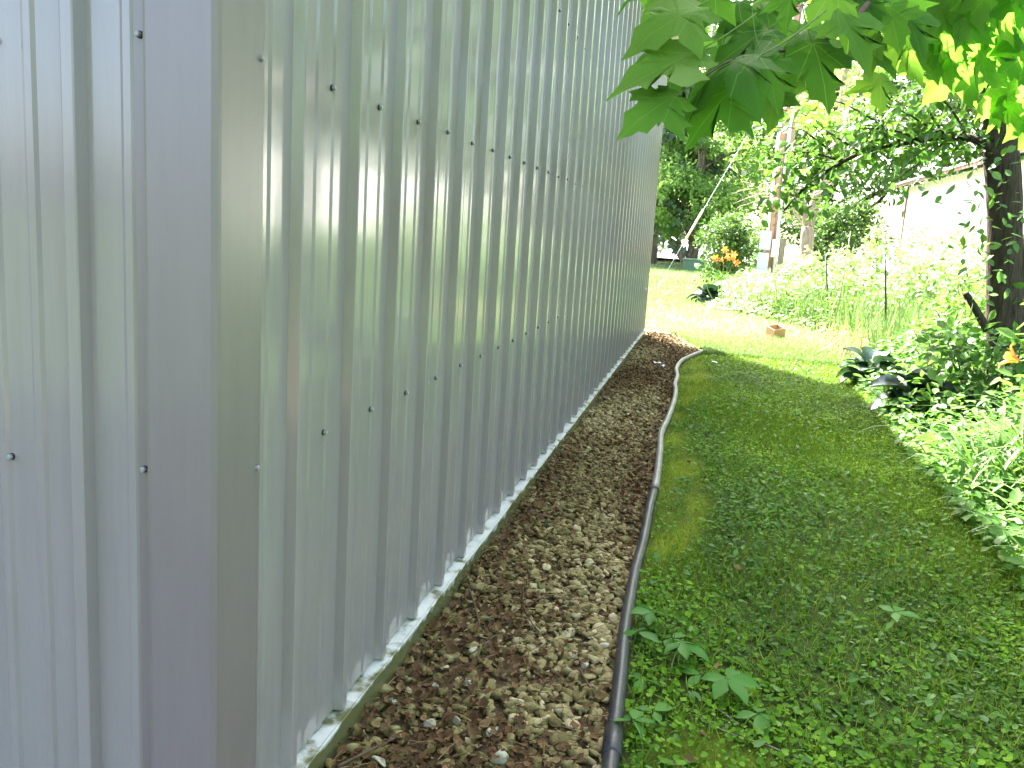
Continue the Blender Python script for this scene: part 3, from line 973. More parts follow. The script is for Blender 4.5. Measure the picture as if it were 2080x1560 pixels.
def maple_mesh(droop, fold, twist, seed):
    r = np.random.default_rng(seed)
    ring = np.array(OUT) * (1 + 0.05 * r.normal(size=(len(OUT), 1)))
    ring[:, 0] += 0.04 * r.normal(size=len(OUT))
    ring[0] = (0, 0)
    c_ = np.array([0, 0.24])
    mid = c_ + (ring - c_) * 0.5
    P = np.vstack([ring, mid, c_[None]])
    def zz(p):
        x_, y_ = p[:, 0], p[:, 1]
        rr = x_ ** 2 + (y_ - .2) ** 2
        return -droop * rr + fold * np.abs(x_) + twist * x_ * y_ + 0.03 * np.sin(7 * x_ + 3 * seed) * np.cos(6 * y_)
    Z_ = zz(P)
    V = np.column_stack([P, Z_])
    n_ = len(ring)
    F = []
    for i in range(n_):
        j = (i + 1) % n_
        F += [(i, j, n_ + j), (i, n_ + j, n_ + i), (n_ + i, n_ + j, 2 * n_)]
    mb = MB().add(V, F, 0)
    L = 0.75
    q = [(0, 0.0, Z_[0]), (0.01, -L * .5, Z_[0] + .06), (0.0, -L, Z_[0] + .18)]
    mb.tube(smooth_path(q, 3), .010, 4, 1)
    return mesh('leaf', mb.V, mb.F, ['maple_leaf', 'green_stalk'], True, fmat=mb.m)


MAP = [maple_mesh(.32, .10, .0, 1), maple_mesh(.55, -.05, .25, 2), maple_mesh(.20, .22, -.2, 3), maple_mesh(.8, .05, .1, 4), maple_mesh(.42, .0, -.35, 5)]
CAMW = cam.matrix_world.copy()
CR, CU, CF = (Vector(CAMW.col[i][:3]) for i in range(3))
CF = -CF
CO = Vector((0, 0, 1.035))
MAPLE = thing('maple_tree', (2.35, 2.75, 0), 'maple tree whose leafy branch hangs into the top of the view', 'tree')


def at(px, py, dist):
    v = Vector(((px - 1040) / 1790, (780 - py) / 1790, 1)).normalized()
    return CO + dist * (CR * v.x + CU * v.y + CF * v.z)


def maple_leaf(base, tip, facing, var, scale=1.0):
    """leaf from stalk joint to tip, upper side turned to facing"""
    yv = (tip - base)
    L = yv.length * scale / 1.08
    yv.normalize()
    zv = (facing - yv * facing.dot(yv)).normalized()
    xv = yv.cross(zv)
    Mx = Matrix((xv, yv, zv)).transposed()
    o = link(bpy.data.objects.new('leaf', MAP[var % 5]), MAPLE)
    o.location = base
    o.rotation_euler = Mx.to_euler()
    o.scale = (L * .9, L, L)
    return o


# (stalk joint px, tip px, distance, tilt of the blade, shape)
BIG = [((1418, 12), (1256, 92), 1.30, .5, 0), ((1412, 108), (1240, 176), 1.26, .6, 2), ((1405, 100), (1290, 100), 1.36, 1.2, 1),
       ((1540, 105), (1349, 182), 1.30, -1.0, 3), ((1372, 195), (1250, 262), 1.22, .7, 0), ((1490, 180), (1380, 285), 1.28, .45, 4),
       ((1545, 108), (1590, 215), 1.34, .9, 2), ((1545, 150), (1505, 245), 1.45, -.6, 1), ((1362, 178), (1350, 232), 1.24, .9, 3),
       ((1568, 170), (1572, 262), 1.42, .5, 0), ((1650, 88), (1700, 215), 1.40, -.5, 4), ((1700, 20), (1775, 135), 1.42, .8, 2),
       ((1640, 60), (1560, 130), 1.48, -.5, 1), ((1805, 15), (1830, 100), 1.55, -.9, 0), ((1835, 20), (1885, 112), 1.62, .7, 2),
       ((1730, 75), (1838, 140), 1.60, .9, 0), ((1785, 150), (1800, 225), 1.70, .6, 4), ((1500, 0), (1445, 78), 1.42, -.8, 1),
       ((1560, 5), (1500, 70), 1.50, -.3, 3), ((1610, -20), (1590, 60), 1.40, -1.0, 2), ((1700, -30), (1640, 50), 1.36, .7, 0),
       ((1480, 90), (1400, 60), 1.46, -.4, 4), ((1600, 90), (1540, 170), 1.52, .4, 0), ((1350, -30), (1290, 50), 1.40, -.6, 1),
       ((1560, 60), (1440, 130), 1.38, .3, 2), ((1440, 150), (1400, 235), 1.40, -.7, 3), ((1620, 110), (1620, 200), 1.47, .2, 1),
       ((1455, -40), (1380, 40), 1.34, .5, 3), ((1760, -40), (1800, 50), 1.50, .6, 4), ((1680, 60), (1610, 120), 1.55, .5, 2),
       ((1740, -20), (1720, 90), 1.48, -.2, 1), ((1770, 60), (1795, 130), 1.58, .1, 3), ((1820, -60), (1870, 30), 1.66, .4, 0)]
for i, (bp, tp, dist, tilt, var) in enumerate(BIG):
    b_ = at(*bp, dist)
    t_ = at(*tp, dist - 0.03)
    face = (-CF * 0.55 + Vector((0, 0, 1)) * 0.75 + CR * (0.25 * tilt)).normalized() if tilt > 0 else (CF * 0.25 + Vector((0, 0, 1)) * 0.7 - CF * 0.5 + CR * tilt * 0.35)
    maple_leaf(b_, t_, face, var, 1.06)
# the sunlit spray towards the trunk
r_ = random.Random(3)
SPRAY = []
PN = sd.copy()
P0 = at(1965, 80, 2.15)
CENT = []
for i in range(900):
    px = 1830 + 310 * r_.random()
    low = 55 + (px - 1850) * 0.72
    py = -80 + (low + 80) * r_.random()
    if any((px - a) ** 2 + (py - b) ** 2 < 34 ** 2 for a, b in CENT):
        continue
    CENT.append((px, py))
    v_ = (at(px, py, 1.0) - CO)
    dist = PN.dot(P0 - CO) / PN.dot(v_) + r_.uniform(-.10, .10)
    b_ = at(px, py, dist)
    L = 0.085 + 0.045 * r_.random()
    dr = (-CR * r_.uniform(.2, 1.0) - Vector((0, 0, 1)) * r_.uniform(.15, .8) + CF * r_.uniform(-.2, .4)).normalized()
    fc = (PN * .6 + CF * r_.uniform(.35, 1.0) + CR * r_.uniform(-.35, .35)).normalized()
    maple_leaf(b_, b_ + dr * L, fc, r_.randrange(5))
    SPRAY.append(b_)
for i in range(12):
    b_ = at(r_.uniform(1330, 1850), r_.uniform(-60, 75), r_.uniform(1.5, 1.95))
    dr = (CR * r_.uniform(-1.0, .5) - Vector((0, 0, 1)) * r_.uniform(.2, .8) - CF * r_.uniform(-.2, .5)).normalized()
    fc = (Vector((0, 0, 1)) - CF * r_.uniform(-.2, .8) + CR * r_.uniform(-.5, .5)).normalized()
    maple_leaf(b_, b_ + dr * r_.uniform(.085, .125), fc, r_.randrange(5))
# unseen rest of the crown above the frame
for i in range(70):
    b_ = Vector((r_.uniform(1.4, 3.4), r_.uniform(1.4, 3.6), r_.uniform(2.4, 3.8)))
    L = 0.09 + 0.05 * r_.random()
    dr = Vector((r_.uniform(-1, 1), r_.uniform(-1, 1), r_.uniform(-.8, 0))).normalized()
    maple_leaf(b_, b_ + dr * L, Vector((0, 0, 1)), r_.randrange(5))
V, F = tube(smooth_path([(2.35, 2.75, -.05), (2.33, 2.76, .9), (2.36, 2.80, 2.0), (2.30, 2.78, 3.2), (2.35, 2.7, 4.2)], 4), np.linspace(.12, .05, 17), 12)
obj('trunk', V, F, 'bark', MAPLE, True)


def mbranch(pts, r0, r1, mat='twig_bark', sides=7):
    q = smooth_path([tuple(p) for p in pts], 5)
    V, F = tube(q, r1 + (r0 - r1) * (1 - np.linspace(0, 1, len(q))) ** 2.6, sides)
    return obj('branch', V, F, mat, MAPLE, True)


mbranch([Vector((2.33, 2.77, 2.2)), Vector((1.6, 2.4, 2.25)), Vector((1.0, 2.0, 2.0)), at(1900, -120, 1.75), at(1775, -5, 1.5), at(1725, 50, 1.45), at(1660, 87, 1.42), at(1595, 103, 1.40), at(1530, 104, 1.38)], .022, .0022)
mbranch([at(1820, -60, 1.62), at(1745, -30, 1.55), at(1700, 8, 1.5), at(1640, 62, 1.5), at(1600, 95, 1.5)], .005, .0016)
mbranch([at(1775, -5, 1.5), at(1640, -30, 1.45), at(1500, -20, 1.4), at(1420, 10, 1.34)], .006, .0016)
mbranch([at(1530, 104, 1.38), at(1470, 130, 1.33), at(1410, 170, 1.28)], .0022, .0012)
mbranch([Vector((2.33, 2.77, 1.9)), Vector((1.75, 2.55, 1.95)), at(2120, -20, 2.3), at(2000, 30, 2.3), at(1900, 55, 2.2), at(1850, 78, 2.1)], .018, .003)
mbranch([Vector((2.0, 2.7, 1.93)), at(2150, 130, 2.5), at(2060, 110, 2.4), at(1960, 130, 2.3)], .010, .003)

# one green maple leaf lying in the ground cover
tmpm = bpy.data.objects.new('fallen_leaf', MAP[2])
COL.objects.link(tmpm)
tmpm.location = (0.459, 1.771, 0.06)
tmpm.rotation_euler = (R(35), R(8), R(200))
tmpm.scale = (.062, .062, .062)
tag(tmpm, 'broad bright green maple leaf resting on the ground cover, bottom right', 'leaf')
#@@PART3
# ------------------------------------------------------------------ trees
def crown_points(c, rad, nclump, nleaf, crad, seed, shell=0.45):
    r = np.random.default_rng(seed)
    u = norm(r.normal(size=(nclump, 3)))
    q = (shell + (1 - shell) * r.random(nclump)) ** 0.6
    K = np.asarray(c) + u * q[:, None] * np.asarray(rad)
    ci = r.integers(0, nclump, nleaf)
    cr = crad * (0.6 + 0.8 * r.random(nclump))
    off = r.normal(size=(nleaf, 3)) * np.array([1, 1, .6])
    off = off / (np.linalg.norm(off, axis=1)[:, None] + 1e-6) * (r.random(nleaf)[:, None] ** 0.45)
    P = K[ci] + off * cr[ci][:, None]
    tint = np.clip(0.45 + 0.2 * r.normal(size=nleaf) + 0.22 * r.normal(size=nclump)[ci], 0, 1)
    return K, P, tint, off


def limb(mb, a, b, r0, r1, sag=0.0, n=6, sides=7, wig=0.06):
    a, b = np.array(a, float), np.array(b, float)
    L = np.linalg.norm(b - a)
    pts = [a]
    for t in (0.33, 0.66):
        p = a + (b - a) * t + np.array([random.uniform(-1, 1), random.uniform(-1, 1), random.uniform(-.4, .8)]) * wig * L
        p[2] += sag * L * math.sin(t * math.pi)
        pts.append(p)
    pts.append(b)
    q = smooth_path(pts, 4)
    mb.tube(q, np.linspace(r0, r1, len(q)), sides)


def tree(name, base, h, tr, crowns, leaf, label, mat='tree_leaf', bark='bark', group=None, lean=(0, 0), tmpl=T_FOLD, seed=1, wid=1.0, up=0.15):
    """crowns: list of (centre offset, radii, clumps, leaves, clump radius)"""
    random.seed(seed)
    z0 = float(gz(np.array(base[0]), np.array(base[1])))
    root = thing(name, (base[0], base[1], z0), label, 'tree', group)
    B = np.array([base[0], base[1], z0])
    mb = MB()
    q = smooth_path([B + (0, 0, -.1), B + (lean[0] * .2, lean[1] * .2, h * .25), B + (lean[0] * .55, lean[1] * .55, h * .55), B + (lean[0], lean[1], h)], 5)
    rr = np.linspace(tr, tr * .35, len(q))
    rr[0] *= 1.35
    rr[1] *= 1.12
    mb.tube(q, rr, 12)
    VV, FF, TT, o = [], [], [], 0
    for j, (c, rad, nc, nl, cr) in enumerate(crowns):
        K, P, t, off = crown_points(B + np.array(c), rad, nc, nl, cr, seed * 7 + j)
        for k in K[:: max(1, len(K) // 9)]:
            i = int(np.argmin(np.linalg.norm(q - (k - (0, 0, .2 * h)), axis=1)))
            limb(mb, q[i], k, rr[i] * .5, .006 + tr * .04)
        N = len(P)
        d = off + rnd(N, .5) - np.array([0, 0, .35])
        n_ = np.array([0, 0, 1.0]) + rnd(N, .55)
        V, F, k = cloud(P, d, n_, leaf * (.6 + .7 * rng.random(N)), tmpl, wid)
        VV.append(V)
        FF.append(F + o)
        o += len(V)
        TT.append(np.repeat(t, k))
    mb.build('trunk', bark, root, True)
    obj('crown', np.vstack(VV), np.vstack(FF), mat, root, tint=np.concatenate(TT))
    return root


BG = 'trees standing behind the yard'
# spruce with drooping blue-grey boughs
def spruce(base, h, r0, label, seed, low=1.2):
    rg = np.random.default_rng(seed)
    z0 = float(gz(np.array(base[0]), np.array(base[1])))
    root = thing('spruce_tree', (base[0], base[1], z0), label, 'tree', BG)
    B = np.array([base[0], base[1], z0])
    V, F = tube(smooth_path([B + (0, 0, -.1), B + (.02, 0, h * .5), B + (0, 0, h)], 5), np.linspace(r0, .03, 11), 10)
    obj('trunk', V, F, 'grey_bark', root, True)
    P, D = [], []
    zz = low
    while zz < h:
        R_ = (h - zz) * .34 + .3
        nb = 9
        for k in range(nb):
            a = rg.uniform(0, 6.28)
            for s in np.linspace(.12, 1, 26):
                for m_ in range(3):
                    p = B + np.array([math.cos(a) * R_ * s, math.sin(a) * R_ * s, zz - .38 * R_ * s ** 1.4 + .12 * R_ * s])
                    P.append(p + rg.normal(size=3) * np.array([.12, .12, .08]) * (0.5 + s))
                    D.append((math.cos(a) + rg.normal() * .6, math.sin(a) + rg.normal() * .6, -.6 + rg.normal() * .3))
        zz += .42
    P, D = np.array(P), np.array(D)
    N = len(P)
    leaf_obj('crown', P, D, np.array([0, 0, 1.0]) + rnd(N, .4), .22 + .2 * rg.random(N), T_FOLD, 'blue_needle', root, tint=rg.random(N), wid=.75)
    return root


spruce((-2.25, 33), 11, .22, 'grey-green spruce with drooping boughs beside the far end of the wall', 3, 1.5)
tree('yard_tree', (-0.75, 31.5), 8, .20, [((0.6, 1.0, 6.0), (3.6, 3.0, 2.6), 46, 8000, .75), ((.3, -.2, 3.2), (2.3, 1.6, 1.3), 40, 6500, .5), ((-.5, -1.2, 2.3), (2.0, 1.2, 1.1), 44, 7000, .38)], .15,
     'tall green tree whose brown trunk rises behind the green cabinet', group=BG, seed=5, bark='grey_bark')
tree('yard_tree', (-5.5, 40), 13, .25, [((0, 0, 7.5), (5.5, 4.5, 5.0), 60, 5500, 1.1)], .28, 'wide leafy tree behind the spruce at the wall end', group=BG, seed=6)
tree('yard_tree', (3.6, 33), 14, .28, [((0, 0, 8), (4.6, 4, 6.0), 70, 9000, 1.0)], .25, 'tall dark leafy tree behind the utility pole', group=BG, seed=8, mat='bush_leaf')
tree('yard_tree', (8.2, 30), 12, .26, [((0, 0, 6.5), (4.2, 4, 5.2), 60, 10000, 1.0)], .26, 'round leafy tree rising behind the white shed corner', group=BG, seed=9, mat='bush_leaf')
tree('yard_tree', (13.0, 26), 14, .28, [((0, 0, 8.5), (5, 4.5, 5.2), 60, 9000, 1.1)], .28, 'big leafy tree behind the white shed roof', group=BG, seed=10, mat='bush_leaf')
tree('yard_tree', (0.9, 45), 16, .3, [((0, 0, 9), (6, 4, 7.5), 70, 9000, 1.2)], .34, 'tall pale green tree farthest back beyond the drive', group=BG, seed=12)
tree('yard_tree', (11.5, 12), 12, .3, [((0, 0, 7.5), (4, 5, 4.5), 50, 7000, 1.0)], .26, 'leafy tree beyond the shed on the far right', group=BG, seed=13, mat='bush_leaf')
tree('yard_tree', (9.0, 2), 10, .3, [((0, 0, 5.5), (4, 4, 4.2), 50, 7000, 1.0)], .24, 'leafy tree standing out of view right of the maple', group=BG, seed=14)
tree('yard_tree', (2.2, -10), 11, .3, [((0, 0, 5.5), (3.2, 3, 5.0), 50, 5500, 1.0)], .28, 'unseen leafy tree added straight behind the viewer', group=BG, seed=18)  # added out of view to block sky reflected in the wall ribs
tree('yard_tree', (5.5, -7), 10, .3, [((0, 0, 5.5), (4, 3, 4.0), 50, 6000, 1.0)], .24, 'unseen leafy tree added behind the viewer to the right', group=BG, seed=15)  # unseen, put here to screen sky light off the wall

tree('yard_tree', (6.6, 25.5), 17, .3, [((0, 0, 9.5), (4.2, 3.6, 6.5), 80, 13000, .95)], .25, 'tallest leafy tree right behind the white shed', group=BG, seed=16, mat='bush_leaf')
tree('yard_tree', (12.5, 18), 16, .3, [((0, 0, 9.5), (4.5, 5, 6.0), 70, 10000, 1.1)], .28, 'leafy tree looking over the shed roof at the right edge', group=BG, seed=17, mat='bush_leaf')
tree('yard_tree', (3.1, 28), 7, .16, [((0, 0, 3.3), (2.1, 1.7, 2.5), 50, 7500, .55)], .15, 'low dense green tree between the forked tree and the shed', mat='bush_leaf', group=BG, seed=24)
# forked bare-barked tree behind the pole with dead twigs
random.seed(21)
FT = thing('forked_tree', (2.12, 22, 0), 'forked grey-barked tree right of the utility pole with dead lower twigs', 'tree')
mb = MB()
fk = np.array([2.06, 22.0, 1.45])
mb.tube(smooth_path([(2.12, 22, -.1), (2.10, 22, .7), tuple(fk)], 4), np.linspace(.17, .15, 9), 10)
mb.tube(smooth_path([tuple(fk), (2.20, 22, 2.2), (2.42, 22, 3.0), (2.5, 22.2, 4.6), (2.3, 22.3, 6.5)], 4), np.linspace(.13, .06, 17), 10)
mb.tube(smooth_path([tuple(fk), (1.85, 22, 2.0), (1.55, 22.1, 2.6), (1.5, 22.2, 4.0), (1.7, 22.2, 5.5)], 4), np.linspace(.10, .05, 17), 10)
mb.build('trunk', 'grey_bark', FT, True)
for i in range(16):
    a = np.array([random.uniform(1.5, 2.2), 21.8, random.uniform(1.3, 2.4)])
    b = a + np.array([random.uniform(-1.5, -.5) if i % 3 else random.uniform(.2, .7), random.uniform(-.9, .2), random.uniform(-.45, .5)])
    m_ = MB()
    limb(m_, a, b, .016, .005, .12, wig=.12, sides=5)
    for t in (.4, .65, .8):
        p = a + (b - a) * t
        limb(m_, p, p + np.array([random.uniform(-.4, .1), random.uniform(-.2, .2), random.uniform(-.25, .3)]), .007, .003, .1, wig=.15, sides=4)
    m_.build('dead_branch', 'dead_twig', FT, True)
K, P, t, off = crown_points((2.0, 22, 6.2), (2.3, 2.2, 3.0), 40, 5000, .6, 22)
N = len(P)
leaf_obj('crown', P, off + rnd(N, .5) - np.array([0, 0, .3]), np.array([0, 0, 1.]) + rnd(N, .5), .13 * (.7 + .6 * rng.random(N)), T_FOLD, 'tree_leaf', FT, tint=np.clip(t + .15, 0, 1))

# dark-trunked elm at the right with its arching bough
random.seed(31)
EL = thing('elm_tree', (1.92, 6.2, 0), 'dark rough-barked tree at the right with a bough arching to the left', 'tree')
mb = MB()
tp = smooth_path([(1.93, 6.2, -.1), (1.90, 6.2, .35), (1.815, 6.2, .80), (1.735, 6.2, 1.40), (1.63, 6.2, 1.85), (1.56, 6.2, 2.2), (1.50, 6.2, 2.8), (1.5, 6.25, 4.2), (1.6, 6.3, 6)], 5)
rr = np.interp(tp[:, 2], [-.1, .1, .35, .8, 1.6, 2.2, 2.9, 6], [.21, .17, .135, .105, .10, .088, .075, .03])
V, F = tube(tp, rr, 16)
V = [np.array(v) + 0.008 * np.array([math.sin(31 * v[1] + 9 * v[0]), math.cos(27 * v[0]), 0]) for v in V]
mb.add(V, F)
mb.build('trunk', 'bark', EL, True)
BOUGH = [(1.66, 6.2, 1.62), (1.55, 6.1, 1.715), (1.398, 6.2, 1.762), (1.219, 6.3, 1.742), (0.897, 6.5, 1.667), (0.621, 6.7, 1.471), (0.457, 6.9, 1.262)]
bp = smooth_path(BOUGH, 6)
V, F = tube(bp, np.linspace(.032, .008, len(bp)), 8)
bo = obj('bough', V, F, 'bark', EL, True)
twigs = []
def twig(a, b, r0, n=2):
    m_ = MB()
    limb(m_, a, b, r0, .0025, .06, wig=.09, sides=5)
    m_.build('twig', 'bark', EL if n else EL, True)
    twigs.append((np.array(a), np.array(b)))
for a, b in [(bp[14], (.95, 6.3, 1.95)), (bp[14], (.98, 6.1, 2.3)), (bp[18], (.66, 6.4, 1.82)), (bp[20], (.55, 6.6, 2.0)), (bp[26], (.30, 6.7, 1.62)), (bp[26], (.22, 6.9, 1.85)), (bp[22], (.7, 6.3, 1.40)),
             (bp[10], (1.1, 6.0, 2.1)), (bp[10], (1.05, 6.2, 1.45)), (bp[28], (.42, 6.6, 1.55)), (bp[30], (.38, 6.95, 1.6)), (bp[8], (1.3, 6.0, 2.4)), (bp[16], (.8, 6.9, 2.05)), (bp[24], (.35, 7.0, 2.0))]:
    twig(a, b, .010)
for k in range(16):
    z = random.uniform(1.9, 4.4)
    i = int(np.argmin(np.abs(tp[:, 2] - z)))
    a_ = random.uniform(0, 6.28) if k % 2 else random.uniform(2.4, 4.2)
    L = random.uniform(.7, 1.5)
    twig(tp[i], tp[i] + np.array([math.cos(a_) * L, math.sin(a_) * L, random.uniform(-.1, .5)]), .022)
P, D = [], []
for a, b in twigs:
    for j in range(68):
        t_ = rng.random() ** .7
        p = a + (b - a) * t_ + rng.normal(size=3) * np.array([.13, .13, .09])
        P.append(p)
        D.append((b - a) * .6 + rng.normal(size=3) * .5 - np.array([0, 0, .3]))
for j in range(420):
    i = rng.integers(8, len(bp))
    P.append(bp[i] + rng.normal(size=3) * np.array([.10, .10, .09]))
    D.append(rng.normal(size=3) - np.array([0, 0, .4]))
P, D = np.array(P), np.array(D)
N = len(P)
leaf_obj('crown', P, D, np.array([0, 0, 1.]) + rnd(N, .6), .05 + .04 * rng.random(N), T_OVAL, 'elm_leaf', EL, tint=np.clip(.5 + .25 * rng.normal(size=N), 0, 1))
# a few leafy shoots on the trunk itself
P = np.array([(1.62 + .12 * rng.normal(), 6.0 + .08 * rng.normal(), 1.15 + .30 * rng.normal()) for _ in range(110)])
leaf_obj('shoot_leaves', P, rnd(110) - np.array([0.3, 0, .3]), np.array([0, -.6, 1.]) + rnd(110, .5), .05 + .04 * rng.random(110), T_OVAL, 'elm_leaf', EL)['kind'] = 'stuff'
tree('sapling', (2.06, 6.7), 4.2, .042, [((0, 0, 3.6), (.8, .8, .9), 16, 700, .3)], .07, 'slim dark trunk close behind the dark rough-barked tree', mat='elm_leaf', seed=33, tmpl=T_OVAL)
m_ = MB()
limb(m_, (1.70, 6.0, .58), (1.53, 5.95, .80), .028, .020, 0, wig=.02)
tag(m_.build('broken_branch', 'bark', None, True), 'broken dark branch stub leaning out beside the elm trunk', 'branch')

# ------------------------------------------------------------------ shed
SHED = thing('shed', (4.15, 22, 0), 'white sunlit shed with low eaves behind the dark tree', 'shed')
XS, YN, YFAR = 4.15, 8.5, 22.0
wp = mesh('siding_panel', *extrude(rib_profile(.9, [.2, .5, .8], [], .012), lambda s, h: (-h, s), .05, 2.46), 'shed_white')
yy = YN
while yy < YFAR - .01:
    o = link(bpy.data.objects.new('siding_panel', wp), SHED)
    o.location = (XS, yy, 0)
    yy += .9
MB().box((XS - .035, YFAR - .03, .04), (XS + .06, YFAR + .06, 2.47)).build('corner_trim', 'brown_trim', SHED)
MB().box((XS + .07, YFAR - .02, .04), (10.2, YFAR + .03, 2.46)).build('end_wall', 'shed_white', SHED)
MB().box((XS + .02, YN - .02, .04), (10.2, YN + .03, 2.46)).build('end_wall', 'shed_white', SHED)
for yq in (YN, YFAR):
    MB().add([(XS, yq, 2.46), (10.2, yq, 2.46), (7.2, yq, 3.5), (XS, yq + .03, 2.46), (10.2, yq + .03, 2.46), (7.2, yq + .03, 3.5)], [(0, 1, 2), (5, 4, 3), (0, 3, 4, 1), (1, 4, 5, 2), (2, 5, 3, 0)]).build('gable', 'shed_white', SHED)
for xe, sg in ((3.76, 1), (10.6, -1)):
    V = []
    n_ = 64
    for i in range(n_ + 1):
        yy = YN - .5 + (YFAR - YN + 1.1) * i / n_
        for dy, hh in ((0, 0), (.03, .03), (.07, .03), (.10, 0)):
            V += [(xe, yy + dy, 2.46 + hh), (7.2, yy + dy, 3.62 + hh)]
    k = (n_ + 1) * 4
    V2 = V + [(a, b, c_ - .012) for a, b, c_ in V]
    F = [(2 * i, 2 * i + 1, 2 * i + 3, 2 * i + 2) for i in range(k - 1)] + [(2 * k + 2 * i + 2, 2 * k + 2 * i + 3, 2 * k + 2 * i + 1, 2 * k + 2 * i) for i in range(k - 1)]
    F += [(2 * i, 2 * i + 2, 2 * k + 2 * i + 2, 2 * k + 2 * i) for i in range(k - 1)]
    obj('roof', V2, F, 'shed_roof', SHED)
MB().box((XS - .36, YN - .45, 2.40), (XS - .33, YFAR + .55, 2.455)).build('fascia', 'brown_trim', SHED)

# ------------------------------------------------------------------ utility pole, boxes, guy wire, cabinet
PO = thing('utility_pole', (1.15, 20, 0), 'tan wooden utility pole with grey meter boxes and white conduit', 'pole')
V, F = tube([(1.15, 20, -.1), (1.15, 20, 3), (1.16, 20, 8.5)], [.125, .115, .09], 14)
obj('pole', V, F, 'pole_wood', PO, True)
mt = MB().box((.915, 19.58, .868), (1.125, 19.84, 1.262), bev=.012).build('meter_box', 'meter_grey', PO)
MB().tube([(1.02, 19.59, 1.07), (1.02, 19.55, 1.07), (1.02, 19.50, 1.07), (1.02, 19.485, 1.07)], [.066, .066, .06, .035], 16).build('meter', 'conduit_white', mt, True)
MB().tube([(1.02, 19.75, .80), (1.02, 19.75, .87)], .03, 10).build('connector', 'galvanised', PO, True)
lb = MB().box((.900, 19.58, .10), (1.115, 19.83, .80), bev=.012).build('breaker_box', 'meter_grey', PO)
MB().box((.93, 19.565, .42), (.945, 19.579, .50)).build('latch', 'galvanised', lb)
for xx in (1.055, 1.262):
    V, F = tube([(xx, 19.86, .0 if xx > 1.2 else 1.26), (xx, 19.87, 2.2), (xx + .01, 19.88, 6.5)], .030, 10)
    obj('conduit', V, F, 'conduit_white', PO, True)
MB().box((1.165, 19.70, .72), (1.285, 19.83, 1.10), bev=.01).build('junction_box', 'conduit_white', PO)
MB().box((1.345, 20.22, 0), (1.475, 20.34, 1.13), bev=.004).build('support_post', 'post_wood', PO)

a0, a1 = np.array((-1.013, 17.0, 0.0)), np.array((1.1, 20.0, 7.6))
GW = thing('guy_wire', tuple(a0), 'thin guy wire with a pinkish guard sleeve slanting up from the lawn', 'wire')
# keep the wire on the line seen against the trees
wp_ = [a0, np.array((-0.636, 17.55, .86)), np.array((-0.302, 17.85, 1.57)), np.array((.277, 18.5, 2.833)), np.array((1.12, 19.5, 4.65)), np.array((1.14, 19.9, 5.2))]
V, F = tube(wp_, .0045, 6)
obj('wire', V, F, 'galvanised', GW, True)
V, F = tube([wp_[1], wp_[2]], .022, 10)
obj('guard', V, F, 'guard_plastic', GW, True)
V, F = tube([a0 + (-.02, -.03, -.06), a0 + (.09, .13, .20)], .016, 8)
obj('anchor_rod', V, F, 'galvanised', GW, True)

CB = thing('utility_cabinet', (-0.55, 28, 0), 'low dark green utility cabinet with a white label on the lawn', 'cabinet')
cb = MB().box((-.92, 27.6, 0), (-.26, 28.3, .36), bev=.03).build('cabinet', 'cabinet_green', CB)
MB().box((-.94, 27.58, .33), (-.24, 28.32, .385), bev=.012).build('lid', 'cabinet_green', CB)
MB().box((-.58, 27.588, .16), (-.42, 27.598, .27)).build('label_plate', 'label_white', CB)

# ------------------------------------------------------------------ clay flue tile, stakes
FL = thing('clay_flue_tile', (.715, 9.80, 0), 'square hollow clay tile standing in the sunlit grass', 'planter')
s, w_, hh = .072, .010, .14
mb = MB()
V = []
for z, ss in ((-.02, s), (hh - .006, s), (hh, s - .004), (hh, s - w_ + .004), (hh - .006, s - w_), (-.02, s - w_)):
    V += [(ss, ss, z), (-ss, ss, z), (-ss, -ss, z), (ss, -ss, z)]
a_ = R(33)
V = [(x * math.cos(a_) - y * math.sin(a_), x * math.sin(a_) + y * math.cos(a_), z) for x, y, z in V]
ct, st_ = math.cos(R(15)), math.sin(R(15))
V = [(.715 + x, 9.80 + y * ct - z * st_, .015 + z * ct + y * st_) for x, y, z in V]
mb.add(V, [(r * 4 + k, r * 4 + (k + 1) % 4, r * 4 + 4 + (k + 1) % 4, r * 4 + 4 + k) for r in range(5) for k in range(4)])
mb.build('tile', 'clay', FL)
MB().box((.79, 9.70, -.01), (.88, 9.76, .05), rot=.4, bev=.006).build('broken_shard', 'clay', FL)

for p0, p1, r, lab in (((1.775, 9.4, -.05), (1.633, 9.4, .994), .011, 'thin black stake standing in the sunlit weeds, tallest of the stakes'),
                       ((1.52, 12, 0), (1.382, 12, .905), .012, 'dark stake half buried in the bright shrubs'),
                       ((1.25, 9.5, 0), (1.304, 9.5, 1.191), .005, 'thin pale green cane leaning in front of the bright shrubs')):
    m_ = MB()
    q = [np.array(p0) + (np.array(p1) - np.array(p0)) * t for t in (0, .5, 1)]
    q[1] = q[1] + np.array([.006, 0, 0])
    m_.tube(q, [r, r, r * .8], 8)
    if r > .01:
        for t in (.25, .4, .55, .7, .85):
            p = np.array(p0) + (np.array(p1) - np.array(p0)) * t
            m_.tube([p + (0, -.010, 0), p + (0, -.022, .004)], .006, 6)
    tag(m_.build('garden_stake', 'black_stake' if r > .01 else 'green_stalk', None, True), lab, 'stake', 'stakes standing in the weeds')

